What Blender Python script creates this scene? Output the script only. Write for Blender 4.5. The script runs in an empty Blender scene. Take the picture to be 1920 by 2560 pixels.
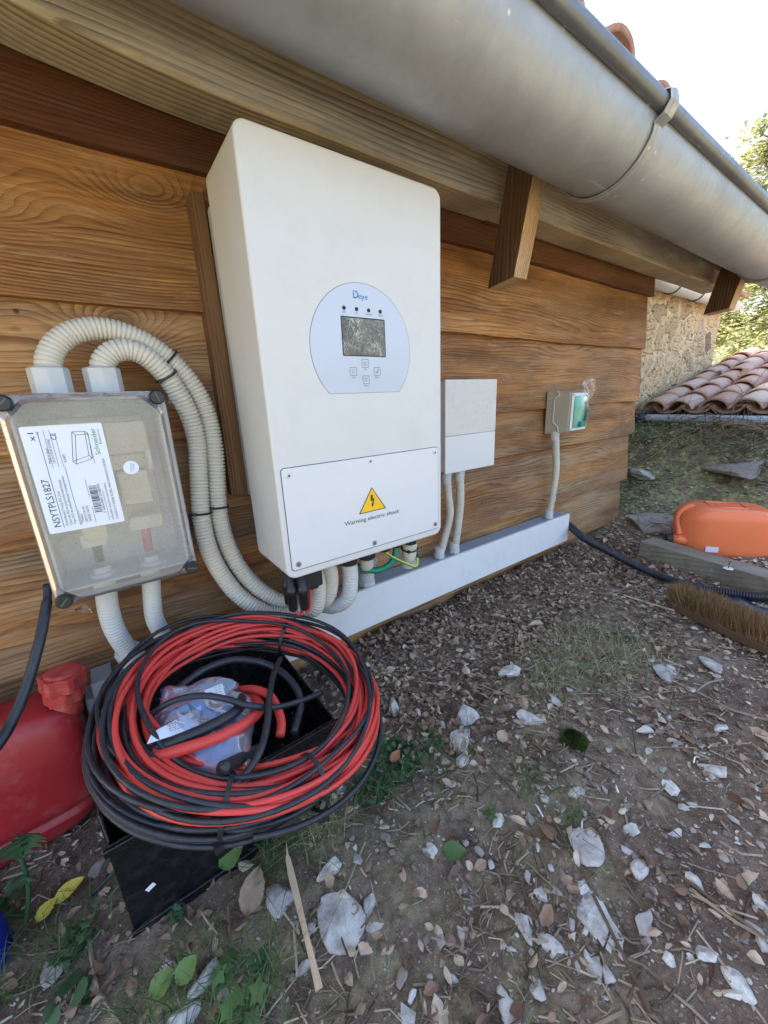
import bpy, bmesh, math, random
import numpy as np
from mathutils import Vector, Matrix, noise as mnoise

# ------------------------------------------------------------------ camera, sky, sun, exposure
scene = bpy.context.scene
CP = np.array([-0.2313, -0.8863, 0.3169]); YAW, PIT, ROL, FPX = 0.6188, -0.2825, -0.0444, 968.0
_fw = np.array([math.sin(YAW)*math.cos(PIT), math.cos(YAW)*math.cos(PIT), math.sin(PIT)])
_r = np.cross(_fw, [0, 0, 1]); _r /= np.linalg.norm(_r); _u = np.cross(_r, _fw)
_c, _s = math.cos(ROL), math.sin(ROL)
_r, _u = _c*_r + _s*_u, -_s*_r + _c*_u
cd = bpy.data.cameras.new('camera'); cam = bpy.data.objects.new('camera', cd)
scene.collection.objects.link(cam)
cam.matrix_world = Matrix(((_r[0], _u[0], -_fw[0], CP[0]), (_r[1], _u[1], -_fw[1], CP[1]), (_r[2], _u[2], -_fw[2], CP[2]), (0, 0, 0, 1)))
cd.sensor_fit = 'HORIZONTAL'; cd.sensor_width = 36; cd.lens = FPX/1920*36
cd.clip_start = 0.02; cd.clip_end = 500
scene.camera = cam
SUN_EL, SUN_AZ = math.radians(40), math.atan2(-0.42, 0.9)      # azimuth measured from +Y towards +X
world = bpy.data.worlds.new('World'); scene.world = world; world.use_nodes = True
wn = world.node_tree.nodes; bg = wn['Background']; sky = wn.new('ShaderNodeTexSky')
sky.sky_type = 'NISHITA'; sky.sun_disc = False; sky.sun_elevation = SUN_EL; sky.sun_rotation = SUN_AZ
sky.air_density = 1.0; sky.dust_density = 5.5; sky.ozone_density = 0.6
world.node_tree.links.new(sky.outputs[0], bg.inputs[0]); bg.inputs[1].default_value = 0.15
sl = bpy.data.lights.new('sun', 'SUN'); so = bpy.data.objects.new('sun', sl); scene.collection.objects.link(so)
sl.energy = 4.0; sl.angle = math.radians(0.5); sl.color = (1, .95, .86)
sd = Vector((math.sin(SUN_AZ)*math.cos(SUN_EL), math.cos(SUN_AZ)*math.cos(SUN_EL), math.sin(SUN_EL)))
so.rotation_euler = (sd).to_track_quat('Z', 'Y').to_euler()
scene.view_settings.view_transform = 'Standard'; scene.view_settings.look = 'None'
scene.view_settings.exposure = 2.45; scene.view_settings.gamma = 1
scene.cycles.max_bounces = 8; scene.cycles.transparent_max_bounces = 16

def S(px, py, ax, val):
    """the point on the plane ax = val that lies behind pixel (px, py) of the 1920 x 2560 photograph"""
    d = _fw + (px-960)/FPX*_r - (py-1280)/FPX*_u
    i = 'xyz'.index(ax); return Vector(CP + (val-CP[i])/d[i]*d)
def D(px, py, ax, val): return S(px*1.15731, py*1.15731, ax, val)
rnd = random.Random(7); rng = np.random.default_rng(7)
# ------------------------------------------------------------------ helpers
def link(o): scene.collection.objects.link(o); return o
def tag(o, label=None, cat=None, group=None, kind=None):
    if label: o['label'] = label
    if cat: o['category'] = cat
    if group: o['group'] = group
    if kind: o['kind'] = kind
    return o
def empty(name, loc=(0, 0, 0), *a, **k):
    o = bpy.data.objects.new(name, None); o.location = loc; o.empty_display_size = .05; link(o)
    o['_base'] = 1; del o['_base']
    return tag(o, *a, **k)
def par(o, p):
    if p is not None:
        o.parent = p; o.matrix_parent_inverse = inv(p)
    return o
def worldmat(p):
    m = Matrix.LocRotScale(p.location, p.rotation_euler, p.scale)
    if p.parent: m = worldmat(p.parent) @ p.matrix_parent_inverse @ m
    return m
def inv(p): return worldmat(p).inverted()

class MB:
    def __init__(s): s.v = []; s.f = []; s.m = []; s.sm = []; s.a = []; s.mi = 0; s.smooth = False; s.tone = 0.0
    def add(s, vs, fs, M=None):
        n = len(s.v)
        if M is not None: vs = [tuple(M @ Vector(v)) for v in vs]
        s.v += [tuple(v) for v in vs]; s.f += [tuple(i+n for i in f) for f in fs]
        s.m += [s.mi]*len(fs); s.sm += [s.smooth]*len(fs); s.a += [s.tone]*len(vs)
    def box(s, a, b, M=None):
        x0, y0, z0 = a; x1, y1, z1 = b
        s.add([(x0,y0,z0),(x1,y0,z0),(x1,y1,z0),(x0,y1,z0),(x0,y0,z1),(x1,y0,z1),(x1,y1,z1),(x0,y1,z1)],
              [(0,3,2,1),(4,5,6,7),(0,1,5,4),(1,2,6,5),(2,3,7,6),(3,0,4,7)], M)
    def prism(s, poly, y0, y1, M=None):
        """poly in x,z extruded from y0 to y1"""
        n = len(poly)
        s.add([(p[0], y0, p[1]) for p in poly]+[(p[0], y1, p[1]) for p in poly],
              [tuple(range(n)), tuple(range(2*n-1, n-1, -1))]+[(i, i+n, (i+1) % n+n, (i+1) % n) for i in range(n)], M)
    def tube(s, pts, rad, seg=12, cap=True, sq=None):
        pts = [Vector(p) for p in pts]; n = len(pts)
        rad = rad if hasattr(rad, '__len__') else [rad]*n
        t0 = (pts[1]-pts[0]).normalized(); nrm = t0.orthogonal().normalized(); vs = []; fs = []
        for i in range(n):
            t = (pts[min(i+1, n-1)]-pts[max(i-1, 0)])
            if t.length < 1e-9: t = t0
            t.normalize(); nrm = (nrm - t*nrm.dot(t)); nrm.normalize(); bn = t.cross(nrm)
            for k in range(seg):
                a = 2*math.pi*k/seg; vs.append(pts[i]+(nrm*math.cos(a)+bn*math.sin(a))*rad[i])
        for i in range(n-1):
            for k in range(seg):
                fs.append((i*seg+k, i*seg+(k+1) % seg, (i+1)*seg+(k+1) % seg, (i+1)*seg+k))
        if cap: fs += [tuple(range(seg-1, -1, -1)), tuple((n-1)*seg+k for k in range(seg))]
        s.add(vs, fs)
    def cyl(s, a, b, r0, r1=None, seg=16, cap=True): s.tube([a, b], [r0, r0 if r1 is None else r1], seg, cap)
    def build(s, name, mat, parent=None, bevel=0, bseg=2, tone=False, shade=None, sub=0):
        me = bpy.data.meshes.new(name); me.from_pydata(s.v, [], s.f)
        mats = mat if isinstance(mat, (list, tuple)) else [mat]
        for m_ in mats: me.materials.append(m_)
        me.polygons.foreach_set('material_index', s.m)
        me.polygons.foreach_set('use_smooth', s.sm if shade is None else [shade]*len(s.f))
        at = me.attributes.new('tone', 'FLOAT', 'POINT'); at.data.foreach_set('value', s.a)
        me.update(); o = link(bpy.data.objects.new(name, me))
        if bevel:
            md = o.modifiers.new('bevel', 'BEVEL'); md.width = bevel; md.segments = bseg; md.limit_method = 'ANGLE'; md.angle_limit = math.radians(40)
            md.harden_normals = True; me.polygons.foreach_set('use_smooth', [True]*len(s.f))
        if sub:
            md = o.modifiers.new('sub', 'SUBSURF'); md.levels = sub; md.render_levels = sub
        return par(o, parent)
def spline(pts, step=.004):
    """Catmull-Rom through pts, resampled evenly"""
    P = [np.array(p, float) for p in pts]; P = [2*P[0]-P[1]]+P+[2*P[-1]-P[-2]]; out = []
    for i in range(1, len(P)-2):
        a, b, c, d = P[i-1:i+3]
        for k in range(24):
            t = k/24; out.append(.5*((2*b)+(c-a)*t+(2*a-5*b+4*c-d)*t*t+(3*b-3*c+d-a)*t**3))
    out.append(P[-2]); out = np.array(out)
    L = np.concatenate([[0], np.cumsum(np.linalg.norm(np.diff(out, axis=0), axis=1))])
    n = max(2, int(L[-1]/step)+1); q = np.linspace(0, L[-1], n)
    return np.stack([np.interp(q, L, out[:, k]) for k in range(3)], 1), q
# ------------------------------------------------------------------ materials
class NT:
    def __init__(s, name):
        s.m = bpy.data.materials.new(name); s.m.use_nodes = True; s.t = s.m.node_tree
        s.t.nodes.clear(); s.out = s.t.nodes.new('ShaderNodeOutputMaterial')
        s.b = s.t.nodes.new('ShaderNodeBsdfPrincipled'); s.l(s.b.outputs[0], s.out.inputs[0])
        s.co = s.t.nodes.new('ShaderNodeTexCoord').outputs['Object']
    def l(s, a, b): s.t.links.new(a, b)
    def n(s, typ, ins=None, **kw):
        nd = s.t.nodes.new('ShaderNode'+typ)
        for k, v in kw.items(): setattr(nd, k, v)
        for k, v in (ins or {}).items():
            if isinstance(v, bpy.types.NodeSocket): s.l(v, nd.inputs[k])
            else: nd.inputs[k].default_value = v
        return nd
    def map(s, scale, co=None, loc=(0, 0, 0)): return s.n('Mapping', {0: co or s.co, 1: loc, 3: scale}).outputs[0]
    def noise(s, scale, co=None, det=4, rough=.5, dist=0): return s.n('TexNoise', {'Vector': co or s.co, 'Scale': scale, 'Detail': det, 'Roughness': rough, 'Distortion': dist}).outputs[0]
    def vor(s, scale, co=None, out='Distance', **k): return s.n('TexVoronoi', {'Vector': co or s.co, 'Scale': scale}, **k).outputs[out]
    def math(s, op, a, b=0.0, c=0.0): return s.n('Math', {0: a, 1: b, 2: c}, operation=op).outputs[0]
    def ramp(s, f, stops, interp='LINEAR'):
        nd = s.n('ValToRGB', {0: f}); cr = nd.color_ramp; cr.interpolation = interp
        while len(cr.elements) < len(stops): cr.elements.new(.5)
        for e, (p, c) in zip(cr.elements, stops):
            e.position = p; e.color = (c, c, c, 1) if not hasattr(c, '__len__') else (*c, 1)
        return nd.outputs[0]
    def mix(s, f, a, b, typ='MIX'):
        nd = s.t.nodes.new('ShaderNodeMix'); nd.data_type = 'RGBA'; nd.blend_type = typ
        for i, v in ((0, f), (6, a), (7, b)):
            if isinstance(v, bpy.types.NodeSocket): s.l(v, nd.inputs[i])
            elif i == 0: nd.inputs[0].default_value = v
            else: nd.inputs[i].default_value = (*v, 1)
        return nd.outputs[2]
    def bump(s, h, dist, strength=1.0): 
        nd = s.n('Bump', {'Height': h, 'Distance': dist, 'Strength': strength}); s.l(nd.outputs[0], s.b.inputs['Normal']); return nd.outputs[0]
    def set(s, **k):
        nm = dict(color='Base Color', rough='Roughness', metal='Metallic', spec='Specular IOR Level', coat='Coat Weight', sss='Subsurface Weight', alpha='Alpha', trans='Transmission Weight')
        for a, v in k.items():
            i = s.b.inputs[nm[a]]
            if isinstance(v, bpy.types.NodeSocket): s.l(v, i)
            else: i.default_value = (*v, 1) if a == 'color' else v
        return s
def plain(name, col, rough=.5, spec=.4, metal=0, var=.12, vs=14, bump=0, bs=200, dirt=0, dirtcol=(.12, .1, .07)):
    t = NT(name); f = t.noise(vs, det=5, rough=.6)
    c = t.mix(f, tuple(x*(1-var) for x in col), tuple(min(1, x*(1+var)) for x in col))
    if dirt:
        g = t.ramp(t.noise(vs*2.3, det=8, rough=.7), [(.5, 0.), (.75, dirt)]); c = t.mix(g, c, dirtcol)
    t.set(color=c, rough=t.ramp(t.noise(vs*1.7, det=6), [(.3, max(0, rough-.06)), (.7, min(1, rough+.08))]), spec=spec, metal=metal)
    if bump: t.bump(t.noise(bs, det=3), bump)
    return t.m
def tonemat(name, stops, rough=.8, bump=0, bs=100, spec=.3, var=.3, vs=60, trans=0):
    t = NT(name); a = t.n('Attribute', attribute_name='tone').outputs['Fac']
    c = t.ramp(a, stops)
    f = t.noise(vs, det=4); c = t.mix(t.ramp(f, [(.3, var), (.7, 0.)]), c, (.02, .015, .01))
    t.set(color=c, rough=rough, spec=spec)
    if bump: t.bump(t.noise(bs, det=4), bump)
    if trans:
        tr = t.n('BsdfTranslucent', {0: c}); mx = t.n('MixShader', {0: trans, 1: t.b.outputs[0], 2: tr.outputs[0]}); t.l(mx.outputs[0], t.out.inputs[0])
    return t.m
def wood(name, axis='x', freq=38, cols=((.10, .04, .016), (.30, .13, .05), (.42, .22, .10)), grey=(.30, .25, .19), greyamt=.5, knots=1.0, ringdark=.55, bump=.0012, seedoff=0.0, dark=(.05, .015, .012), figure=12.0, stain=.0):
    """grain contours: growth rings cut lengthwise, bent round knots"""
    t = NT(name)
    sep = t.n('SeparateXYZ', {0: t.co}); X, Y, Z = sep.outputs
    if axis == 'x': L, A, B = X, Z, Y
    elif axis == 'z': L, A, B = Z, X, Y
    else: L, A, B = Y, X, Z
    tone = t.n('Attribute', attribute_name='tone').outputs['Fac']
    off = t.math('MULTIPLY_ADD', tone, 37.7, seedoff)
    Lo = t.math('ADD', L, off)
    cA = t.n('CombineXYZ', {0: t.math('MULTIPLY', Lo, .42), 1: t.math('MULTIPLY', A, 2.2), 2: B}).outputs[0]
    low = t.noise(1.9, cA, det=2, rough=.45)
    mid = t.noise(7, cA, det=3)
    # knots
    ck = t.n('CombineXYZ', {0: t.math('MULTIPLY', Lo, .62), 1: A, 2: t.math('MULTIPLY', off, .3)}).outputs[0]
    kd = t.vor(3.1, ck, feature='F1', voronoi_dimensions='3D')
    kn = t.math('POWER', t.math('SUBTRACT', 1.0, t.math('MINIMUM', t.math('MULTIPLY', kd, 3.4), 1.0)), 2.0)
    f = t.math('MULTIPLY', A, freq)
    f = t.math('MULTIPLY_ADD', low, figure, f)
    f = t.math('MULTIPLY_ADD', mid, figure*.12, f)
    f = t.math('MULTIPLY_ADD', kn, 9.0*knots, f)
    f = t.math('MULTIPLY_ADD', B, freq*.8, f)
    fr = t.math('FRACT', f)                                   # slow pale rise, sudden dark late wood
    line = t.ramp(fr, [(0, 0.), (.45, .15), (.80, .75), (.93, 1.), (1., 0.)])
    cf = t.n('CombineXYZ', {0: t.math('MULTIPLY', Lo, 5.), 1: t.math('MULTIPLY', A, 330.), 2: t.math('MULTIPLY', B, 330.)}).outputs[0]
    fib = t.noise(1.0, cf, det=3)
    blot = t.noise(2.6, cA, det=5, rough=.62)
    base = t.ramp(t.math('MULTIPLY_ADD', fib, .75, t.math('MULTIPLY', t.math('SUBTRACT', blot, .2), .75)), [(.3, cols[0]), (.56, cols[1]), (.85, cols[2])])
    lmask = t.ramp(t.noise(2.2, t.n('CombineXYZ', {0: t.math('MULTIPLY', Lo, .8), 1: t.math('MULTIPLY', A, 9.), 2: B}).outputs[0], det=4, rough=.6), [(.36, .15), (.62, 1.)])
    line = t.math('MULTIPLY', line, lmask)
    base = t.mix(t.math('MULTIPLY', line, ringdark), base, tuple(c*.42 for c in cols[0]))
    # weathering to grey, more where the board tone says so
    gz = t.ramp(t.noise(3.3, cA, det=6, rough=.7), [(.38, 0.), (.66, greyamt)])
    gm = t.math('MULTIPLY', t.math('MAXIMUM', gz, .12), t.math('FRACT', t.math('MULTIPLY', tone, 10.0)))
    gcol = t.mix(line, grey, tuple(c*.42 for c in grey))
    base = t.mix(gm, base, gcol)
    # whole-number digit of tone darkens the board to red-brown
    if stain:
        s0 = t.ramp(t.noise(.9, t.n('CombineXYZ', {0: t.math('MULTIPLY', Lo, 1.3), 1: t.math('MULTIPLY', A, 2.2), 2: 0.0}).outputs[0], det=6, rough=.65), [(.42, 0.), (.60, min(1, stain*1.15))]); base = t.mix(s0, base, t.mix(.62, base, dark))
        cs_ = t.n('CombineXYZ', {0: t.math('MULTIPLY', Lo, 1.1), 1: t.math('MULTIPLY', A, 7.), 2: B}).outputs[0]
        s1 = t.ramp(t.noise(1.6, cs_, det=9, rough=.72), [(.44, 0.), (.62, stain)]); base = t.mix(s1, base, dark)
        s2 = t.ramp(t.noise(4.1, cs_, det=9, rough=.75), [(.56, 0.), (.70, stain*.8)]); base = t.mix(s2, base, tuple(c*1.3+.05 for c in grey))
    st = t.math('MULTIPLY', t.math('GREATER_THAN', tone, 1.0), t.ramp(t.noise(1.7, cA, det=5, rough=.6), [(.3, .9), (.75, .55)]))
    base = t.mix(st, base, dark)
    kcore = t.ramp(kd, [(.03, 1.), (.09, 0.)])
    base = t.mix(t.math('MULTIPLY', kcore, .75*min(1, knots)), base, (.05, .022, .012))
    nv = t.n('TexVoronoi', {'Vector': t.n('CombineXYZ', {0: Lo, 1: t.math('MULTIPLY', A, 1.0), 2: 0.0}).outputs[0], 'Scale': 7.0}, feature='F1').outputs[0]
    base = t.mix(t.math('MULTIPLY', t.ramp(nv, [(.022, 1.), (.034, 0.)]), .85), base, (.03, .02, .018))
    # small stains, bird lime, scuffs
    sp = t.ramp(t.vor(26), [(.05, .5), (.09, 0.)]); spn = t.ramp(t.noise(9), [(.6, 0.), (.66, 1.)])
    base = t.mix(t.math('MULTIPLY', sp, spn), base, (.5, .45, .36))
    t.set(color=base, rough=t.ramp(line, [(0, .62), (1, .8)]), spec=.25)
    h = t.math('MULTIPLY_ADD', fib, .5, t.math('MULTIPLY', line, -.9))
    t.bump(h, bump)
    return t.m
M = {}
M['board'] = wood('board wood', cols=((.20, .062, .015), (.46, .195, .052), (.66, .38, .14)), grey=(.42, .31, .20), greyamt=1.0, freq=112, figure=25.0, ringdark=.72, stain=.5, dark=(.060, .020, .012), bump=.0018, knots=1.3)
M['beam'] = wood('beam wood', cols=((.34, .25, .14), (.60, .47, .27), (.76, .62, .40)), grey=(.48, .44, .38), greyamt=1.0, freq=105, knots=.8, bump=.002, dark=(.085, .065, .055), figure=9.0, ringdark=.7, stain=.42)
M['raftwood'] = wood('rafter wood', axis='z', cols=((.24, .14, .07), (.52, .34, .18), (.72, .52, .30)), grey=(.56, .44, .30), greyamt=.6, freq=115, knots=.1, ringdark=.8, bump=.002)
M['raftside'] = wood('shaded rafter side', axis='z', cols=((.05, .026, .014), (.12, .062, .032), (.19, .11, .06)), grey=(.15, .10, .07), greyamt=.5, freq=115, knots=.1, ringdark=.8, bump=.002)  # darker copy of the rafter wood; shade painted into the side colour
M['oldtimber'] = wood('weathered timber', axis='y', stain=.55, figure=1.5, ringdark=.25, cols=((.15, .135, .09), (.26, .235, .17), (.38, .345, .27)), grey=(.42, .41, .37), greyamt=.9, freq=60, knots=.3, bump=.0015)
M['battenwood'] = wood('batten wood', axis='z', cols=((.08, .04, .02), (.17, .085, .038), (.25, .14, .07)), freq=140, knots=.1, greyamt=.5, bump=.001)
M['splitwood'] = plain('split pale wood', (.50, .38, .24), .75, var=.3, vs=40, bump=.0006, bs=400)

def zincmat(name, c1, c2, rough=.42):
    t = NT(name); n1 = t.noise(3.5, det=7, rough=.68); n2 = t.noise(45, det=5, rough=.7); n3 = t.noise(11, t.map((1, 1, 1)), det=8, rough=.72, dist=.4)
    c = t.mix(t.ramp(n1, [(.3, 0.), (.7, 1.)]), c1, c2); c = t.mix(t.ramp(n3, [(.36, .32), (.60, 0.)]), c, tuple(x*.70 for x in c1)); n5 = t.noise(8, t.map((1.3, .9, .9)), det=8, rough=.7); c = t.mix(t.ramp(n5, [(.50, 0.), (.72, .15)]), c, tuple(x*1.25 for x in c2))
    sp = t.math('MULTIPLY', t.ramp(t.vor(24), [(.05, .85), (.10, 0.)]), t.ramp(t.noise(7.3), [(.50, 0.), (.56, 1.)]))
    c = t.mix(sp, c, (.62, .62, .6))
    sc = t.math('MULTIPLY', t.ramp(t.noise(6, t.map((1, 9, 9)), det=4), [(.68, 0.), (.72, .5)]), 1.0); c = t.mix(sc, c, (.5, .5, .5))
    t.set(color=c, rough=t.ramp(n2, [(.3, rough-.04), (.7, rough+.14)]), metal=.3, spec=.45); t.bump(n2, .0003)
    return t.m
M['zinc'] = zincmat('weathered zinc', (.27, .29, .315), (.39, .41, .435), .42)
M['rimzinc'] = zincmat('dull zinc rim', (.11, .12, .14), (.19, .20, .22), .34)
M['brightzinc'] = zincmat('galvanised strap', (.27, .28, .29), (.42, .43, .44), .34)
M['white'] = plain('white powder coat', (.60, .605, .60), .40, .45, dirt=.07, var=.03, vs=5, bump=.00012, bs=900)
M['whitepanel'] = plain('white cover paint', (.65, .66, .675), .34, .45, dirt=.05, var=.02, vs=4, bump=.0001, bs=900)
M['chassis'] = plain('chassis grey', (.42, .43, .42), .5, .4, metal=.15, var=.04)
M['overlay'] = plain('display overlay film', (.49, .535, .63), .2, .6, var=.03, vs=5)
M['pvc'] = plain('white pvc', (.72, .73, .74), .38, .45, var=.04, vs=6, dirt=.20, dirtcol=(.4, .36, .3))
M['pvcgrey'] = plain('grey pvc', (.30, .33, .38), .48, .4, var=.06, vs=8, dirt=.25)
M['conduit'] = plain('cream corrugated plastic', (.58, .55, .47), .42, .4, var=.06, vs=9, dirt=.22, dirtcol=(.3, .25, .17))
M['conduitgrey'] = plain('pale grey corrugated plastic', (.60, .60, .58), .42, .4, var=.06, vs=9, dirt=.2, dirtcol=(.3, .26, .2))
M['nut'] = plain('pale grey nut plastic', (.52, .54, .55), .4, .45, var=.06, vs=20, dirt=.15)
M['black'] = plain('black plastic', (.018, .018, .02), .4, .5, var=.3, vs=30)
M['blackcable'] = plain('black cable sheath', (.017, .019, .026), .42, .5, var=.3, vs=20, dirt=.4, dirtcol=(.09, .085, .08))
M['redcable'] = plain('red cable sheath', (.62, .055, .045), .4, .4, var=.12, vs=12, dirt=.3, dirtcol=(.25, .06, .05))
M['green'] = plain('green cable', (.01, .20, .13), .4, .5)
M['yellow'] = plain('yellow insulation', (.62, .62, .05), .45)
M['screw'] = plain('steel screw', (.35, .35, .35), .3, .5, metal=.8)
M['darkscrew'] = plain('grey socket', (.12, .12, .12), .5)
M['ink'] = plain('black ink', (.015, .015, .02), .6, var=.02)
M['greyink'] = plain('grey ink', (.12, .13, .16), .6, var=.02)
M['blueink'] = plain('blue ink', (.0, .20, .50), .5, var=.02)
M['greenink'] = plain('green ink', (.02, .26, .10), .5, var=.02)
M['warnyellow'] = plain('warning yellow', (.85, .50, .02), .5, var=.02)
M['brownink'] = plain('dark brown ink', (.10, .03, .005), .5, var=.02)
M['label'] = plain('paper label', (.74, .77, .86), .5, .35, var=.02, vs=5)
M['redplastic'] = plain('faded red plastic', (.36, .022, .028), .38, .45, var=.16, vs=7, dirt=.55, dirtcol=(.42, .17, .14), bump=.0006, bs=60)
M['redcap'] = plain('scuffed red cap', (.46, .045, .04), .45, .4, var=.2, vs=25, dirt=.75, dirtcol=(.45, .22, .19), bump=.0008, bs=120)
M['orange'] = plain('orange plastic', (.88, .21, .08), .3, .45, var=.06, vs=6, dirt=.25, dirtcol=(.7, .25, .12), bump=.0004, bs=50)
M['blue'] = plain('blue plastic', (.005, .02, .30), .5)
M['darkblue'] = plain('dark blue sheet', (.02, .035, .07), .35, .5)
M['socketbody'] = plain('beige plastic', (.40, .37, .30), .45, var=.05)
M['socketface'] = plain('light grey plastic', (.66, .67, .66), .4, var=.03)
M['coir'] = tonemat('coir bristle', [(0, (.08, .042, .02)), (.5, (.26, .15, .065)), (1, (.46, .30, .16))], .8, var=.1)
M['deadleaf'] = tonemat('dead leaf', [(0, (.13, .068, .042)), (.4, (.31, .20, .135)), (.75, (.53, .40, .285)), (1, (.70, .59, .45))], .75, .0008, 150, trans=.15)
M['twig'] = tonemat('dry twig', [(0, (.08, .05, .035)), (.5, (.24, .175, .125)), (1, (.50, .42, .31))], .85, .0005, 300)
M['leaf'] = tonemat('green leaf', [(0, (.03, .075, .04)), (.5, (.065, .145, .06)), (1, (.19, .29, .08))], .5, .0006, 120, trans=.3, var=.15)
M['treeleaf'] = tonemat('tree leaf', [(0, (.13, .15, .07)), (.5, (.26, .28, .12)), (1, (.45, .44, .24))], .6, trans=.4, var=.1)
M['drygrass'] = tonemat('grass blade', [(0, (.05, .10, .03)), (.4, (.12, .18, .06)), (.7, (.34, .30, .17)), (1, (.50, .44, .28))], .7, trans=.2, var=.1)
M['bark'] = plain('bark', (.12, .10, .085), .9, var=.4, vs=30, bump=.004, bs=60)
def stonemat():
    t = NT('limestone'); a = t.n('Attribute', attribute_name='tone').outputs['Fac']
    c = t.ramp(a, [(0, (.16, .115, .085)), (.3, (.31, .27, .225)), (.6, (.47, .45, .42)), (1, (.68, .66, .60))])
    n = t.noise(38, det=9, rough=.72); c = t.mix(t.ramp(n, [(.34, .7), (.56, 0.)]), c, (.16, .13, .115))
    n2 = t.noise(120, det=5, rough=.7); c = t.mix(t.ramp(n2, [(.3, .4), (.5, 0.)]), c, (.2, .2, .21))
    t.set(color=c, rough=.85, spec=.25); t.bump(t.math('MULTIPLY_ADD', n2, .4, n), .0022); return t.m
M['stone'] = stonemat()
def tilemat():
    t = NT('terracotta'); a = t.n('Attribute', attribute_name='tone').outputs['Fac']
    c = t.ramp(a, [(0, (.36, .17, .12)), (.4, (.54, .32, .23)), (.75, (.62, .43, .33)), (1, (.66, .53, .44))])
    n = t.noise(9, det=8, rough=.7); c = t.mix(t.ramp(n, [(.42, .0), (.68, .75)]), c, (.46, .42, .38))
    n2 = t.noise(30, det=6, rough=.7); c = t.mix(t.ramp(n2, [(.3, .6), (.46, 0.)]), c, (.13, .085, .07))
    t.set(color=c, rough=.9, spec=.2); t.bump(n2, .003); return t.m
M['tile'] = tilemat()
def masonry():
    t = NT('rubble masonry'); w = t.n('Mapping', {0: t.co, 3: (1, 1, 1.5)}).outputs[0]
    wob = t.n('TexNoise', {'Vector': t.co, 'Scale': 4.5, 'Detail': 3.}).outputs[1]
    co = t.mix(.16, w, wob, 'ADD')
    v = t.n('TexVoronoi', {'Vector': co, 'Scale': 4.6}, feature='DISTANCE_TO_EDGE').outputs[0]
    cell = t.n('TexVoronoi', {'Vector': co, 'Scale': 4.6}).outputs['Color']
    cs = t.n('SeparateColor', {0: cell}).outputs[0]
    stone = t.ramp(cs, [(0, (.46, .34, .21)), (.4, (.60, .46, .28)), (.7, (.66, .52, .33)), (.88, (.55, .44, .31)), (.95, (.28, .20, .15))])
    mortar = t.ramp(t.noise(22, det=6), [(.35, (.54, .42, .26)), (.65, (.74, .59, .38))])
    cover = t.math('ADD', v, t.math('MULTIPLY', t.math('SUBTRACT', t.noise(7, det=6, rough=.7), .5), .16))
    k = t.ramp(cover, [(.09, 0.), (.15, 1.)]); c = t.mix(k, mortar, stone)
    pits = t.ramp(t.noise(34, t.map((1, 1, 2.3)), det=5, rough=.7), [(.36, .75), (.42, 0.)]); c = t.mix(pits, c, (.10, .065, .045))
    t.set(color=c, rough=.95, spec=.15)
    t.bump(t.math('MULTIPLY_ADD', k, .9, t.math('MULTIPLY_ADD', pits, -1.2, t.noise(60, det=5))), .014); return t.m
M['masonry'] = masonry()
def soilmat():
    t = NT('soil and moss')
    n1 = t.noise(6, det=8, rough=.7); n2 = t.noise(60, det=8, rough=.75); n3 = t.noise(330, det=4, rough=.7)
    c = t.ramp(n1, [(.3, (.10, .068, .050)), (.5, (.215, .155, .118)), (.68, (.36, .275, .215))])
    c = t.mix(t.ramp(n2, [(.36, .6), (.56, 0.)]), c, (.055, .037, .028))
    c = t.mix(t.ramp(n3, [(.55, 0.), (.72, .7)]), c, (.44, .36, .29))
    vd = t.vor(150); vc = t.n('SeparateColor', {0: t.n('TexVoronoi', {'Vector': t.co, 'Scale': 150.}).outputs['Color']}).outputs[0]
    chip = t.math('MULTIPLY', t.ramp(vd, [(.25, 1.), (.33, 0.)]), t.ramp(vc, [(.80, 0.), (.83, 1.)]))
    c = t.mix(t.math('MULTIPLY', chip, .8), c, (.36, .33, .31))
    ms = t.n('Attribute', attribute_name='moss').outputs['Fac']
    mk = t.math('MULTIPLY', ms, t.ramp(t.noise(17, det=8, rough=.72), [(.42, 0.), (.60, 1.)]))
    mc = t.ramp(n2, [(.3, (.17, .17, .08)), (.5, (.38, .38, .17)), (.7, (.60, .56, .34))]); c = t.mix(mk, c, mc)
    t.set(color=c, rough=.95, spec=.15)
    t.bump(t.math('ADD', t.math('MULTIPLY_ADD', chip, .35, n2), t.math('MULTIPLY', n3, .4)), .006); return t.m
M['soil'] = soilmat()
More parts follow.
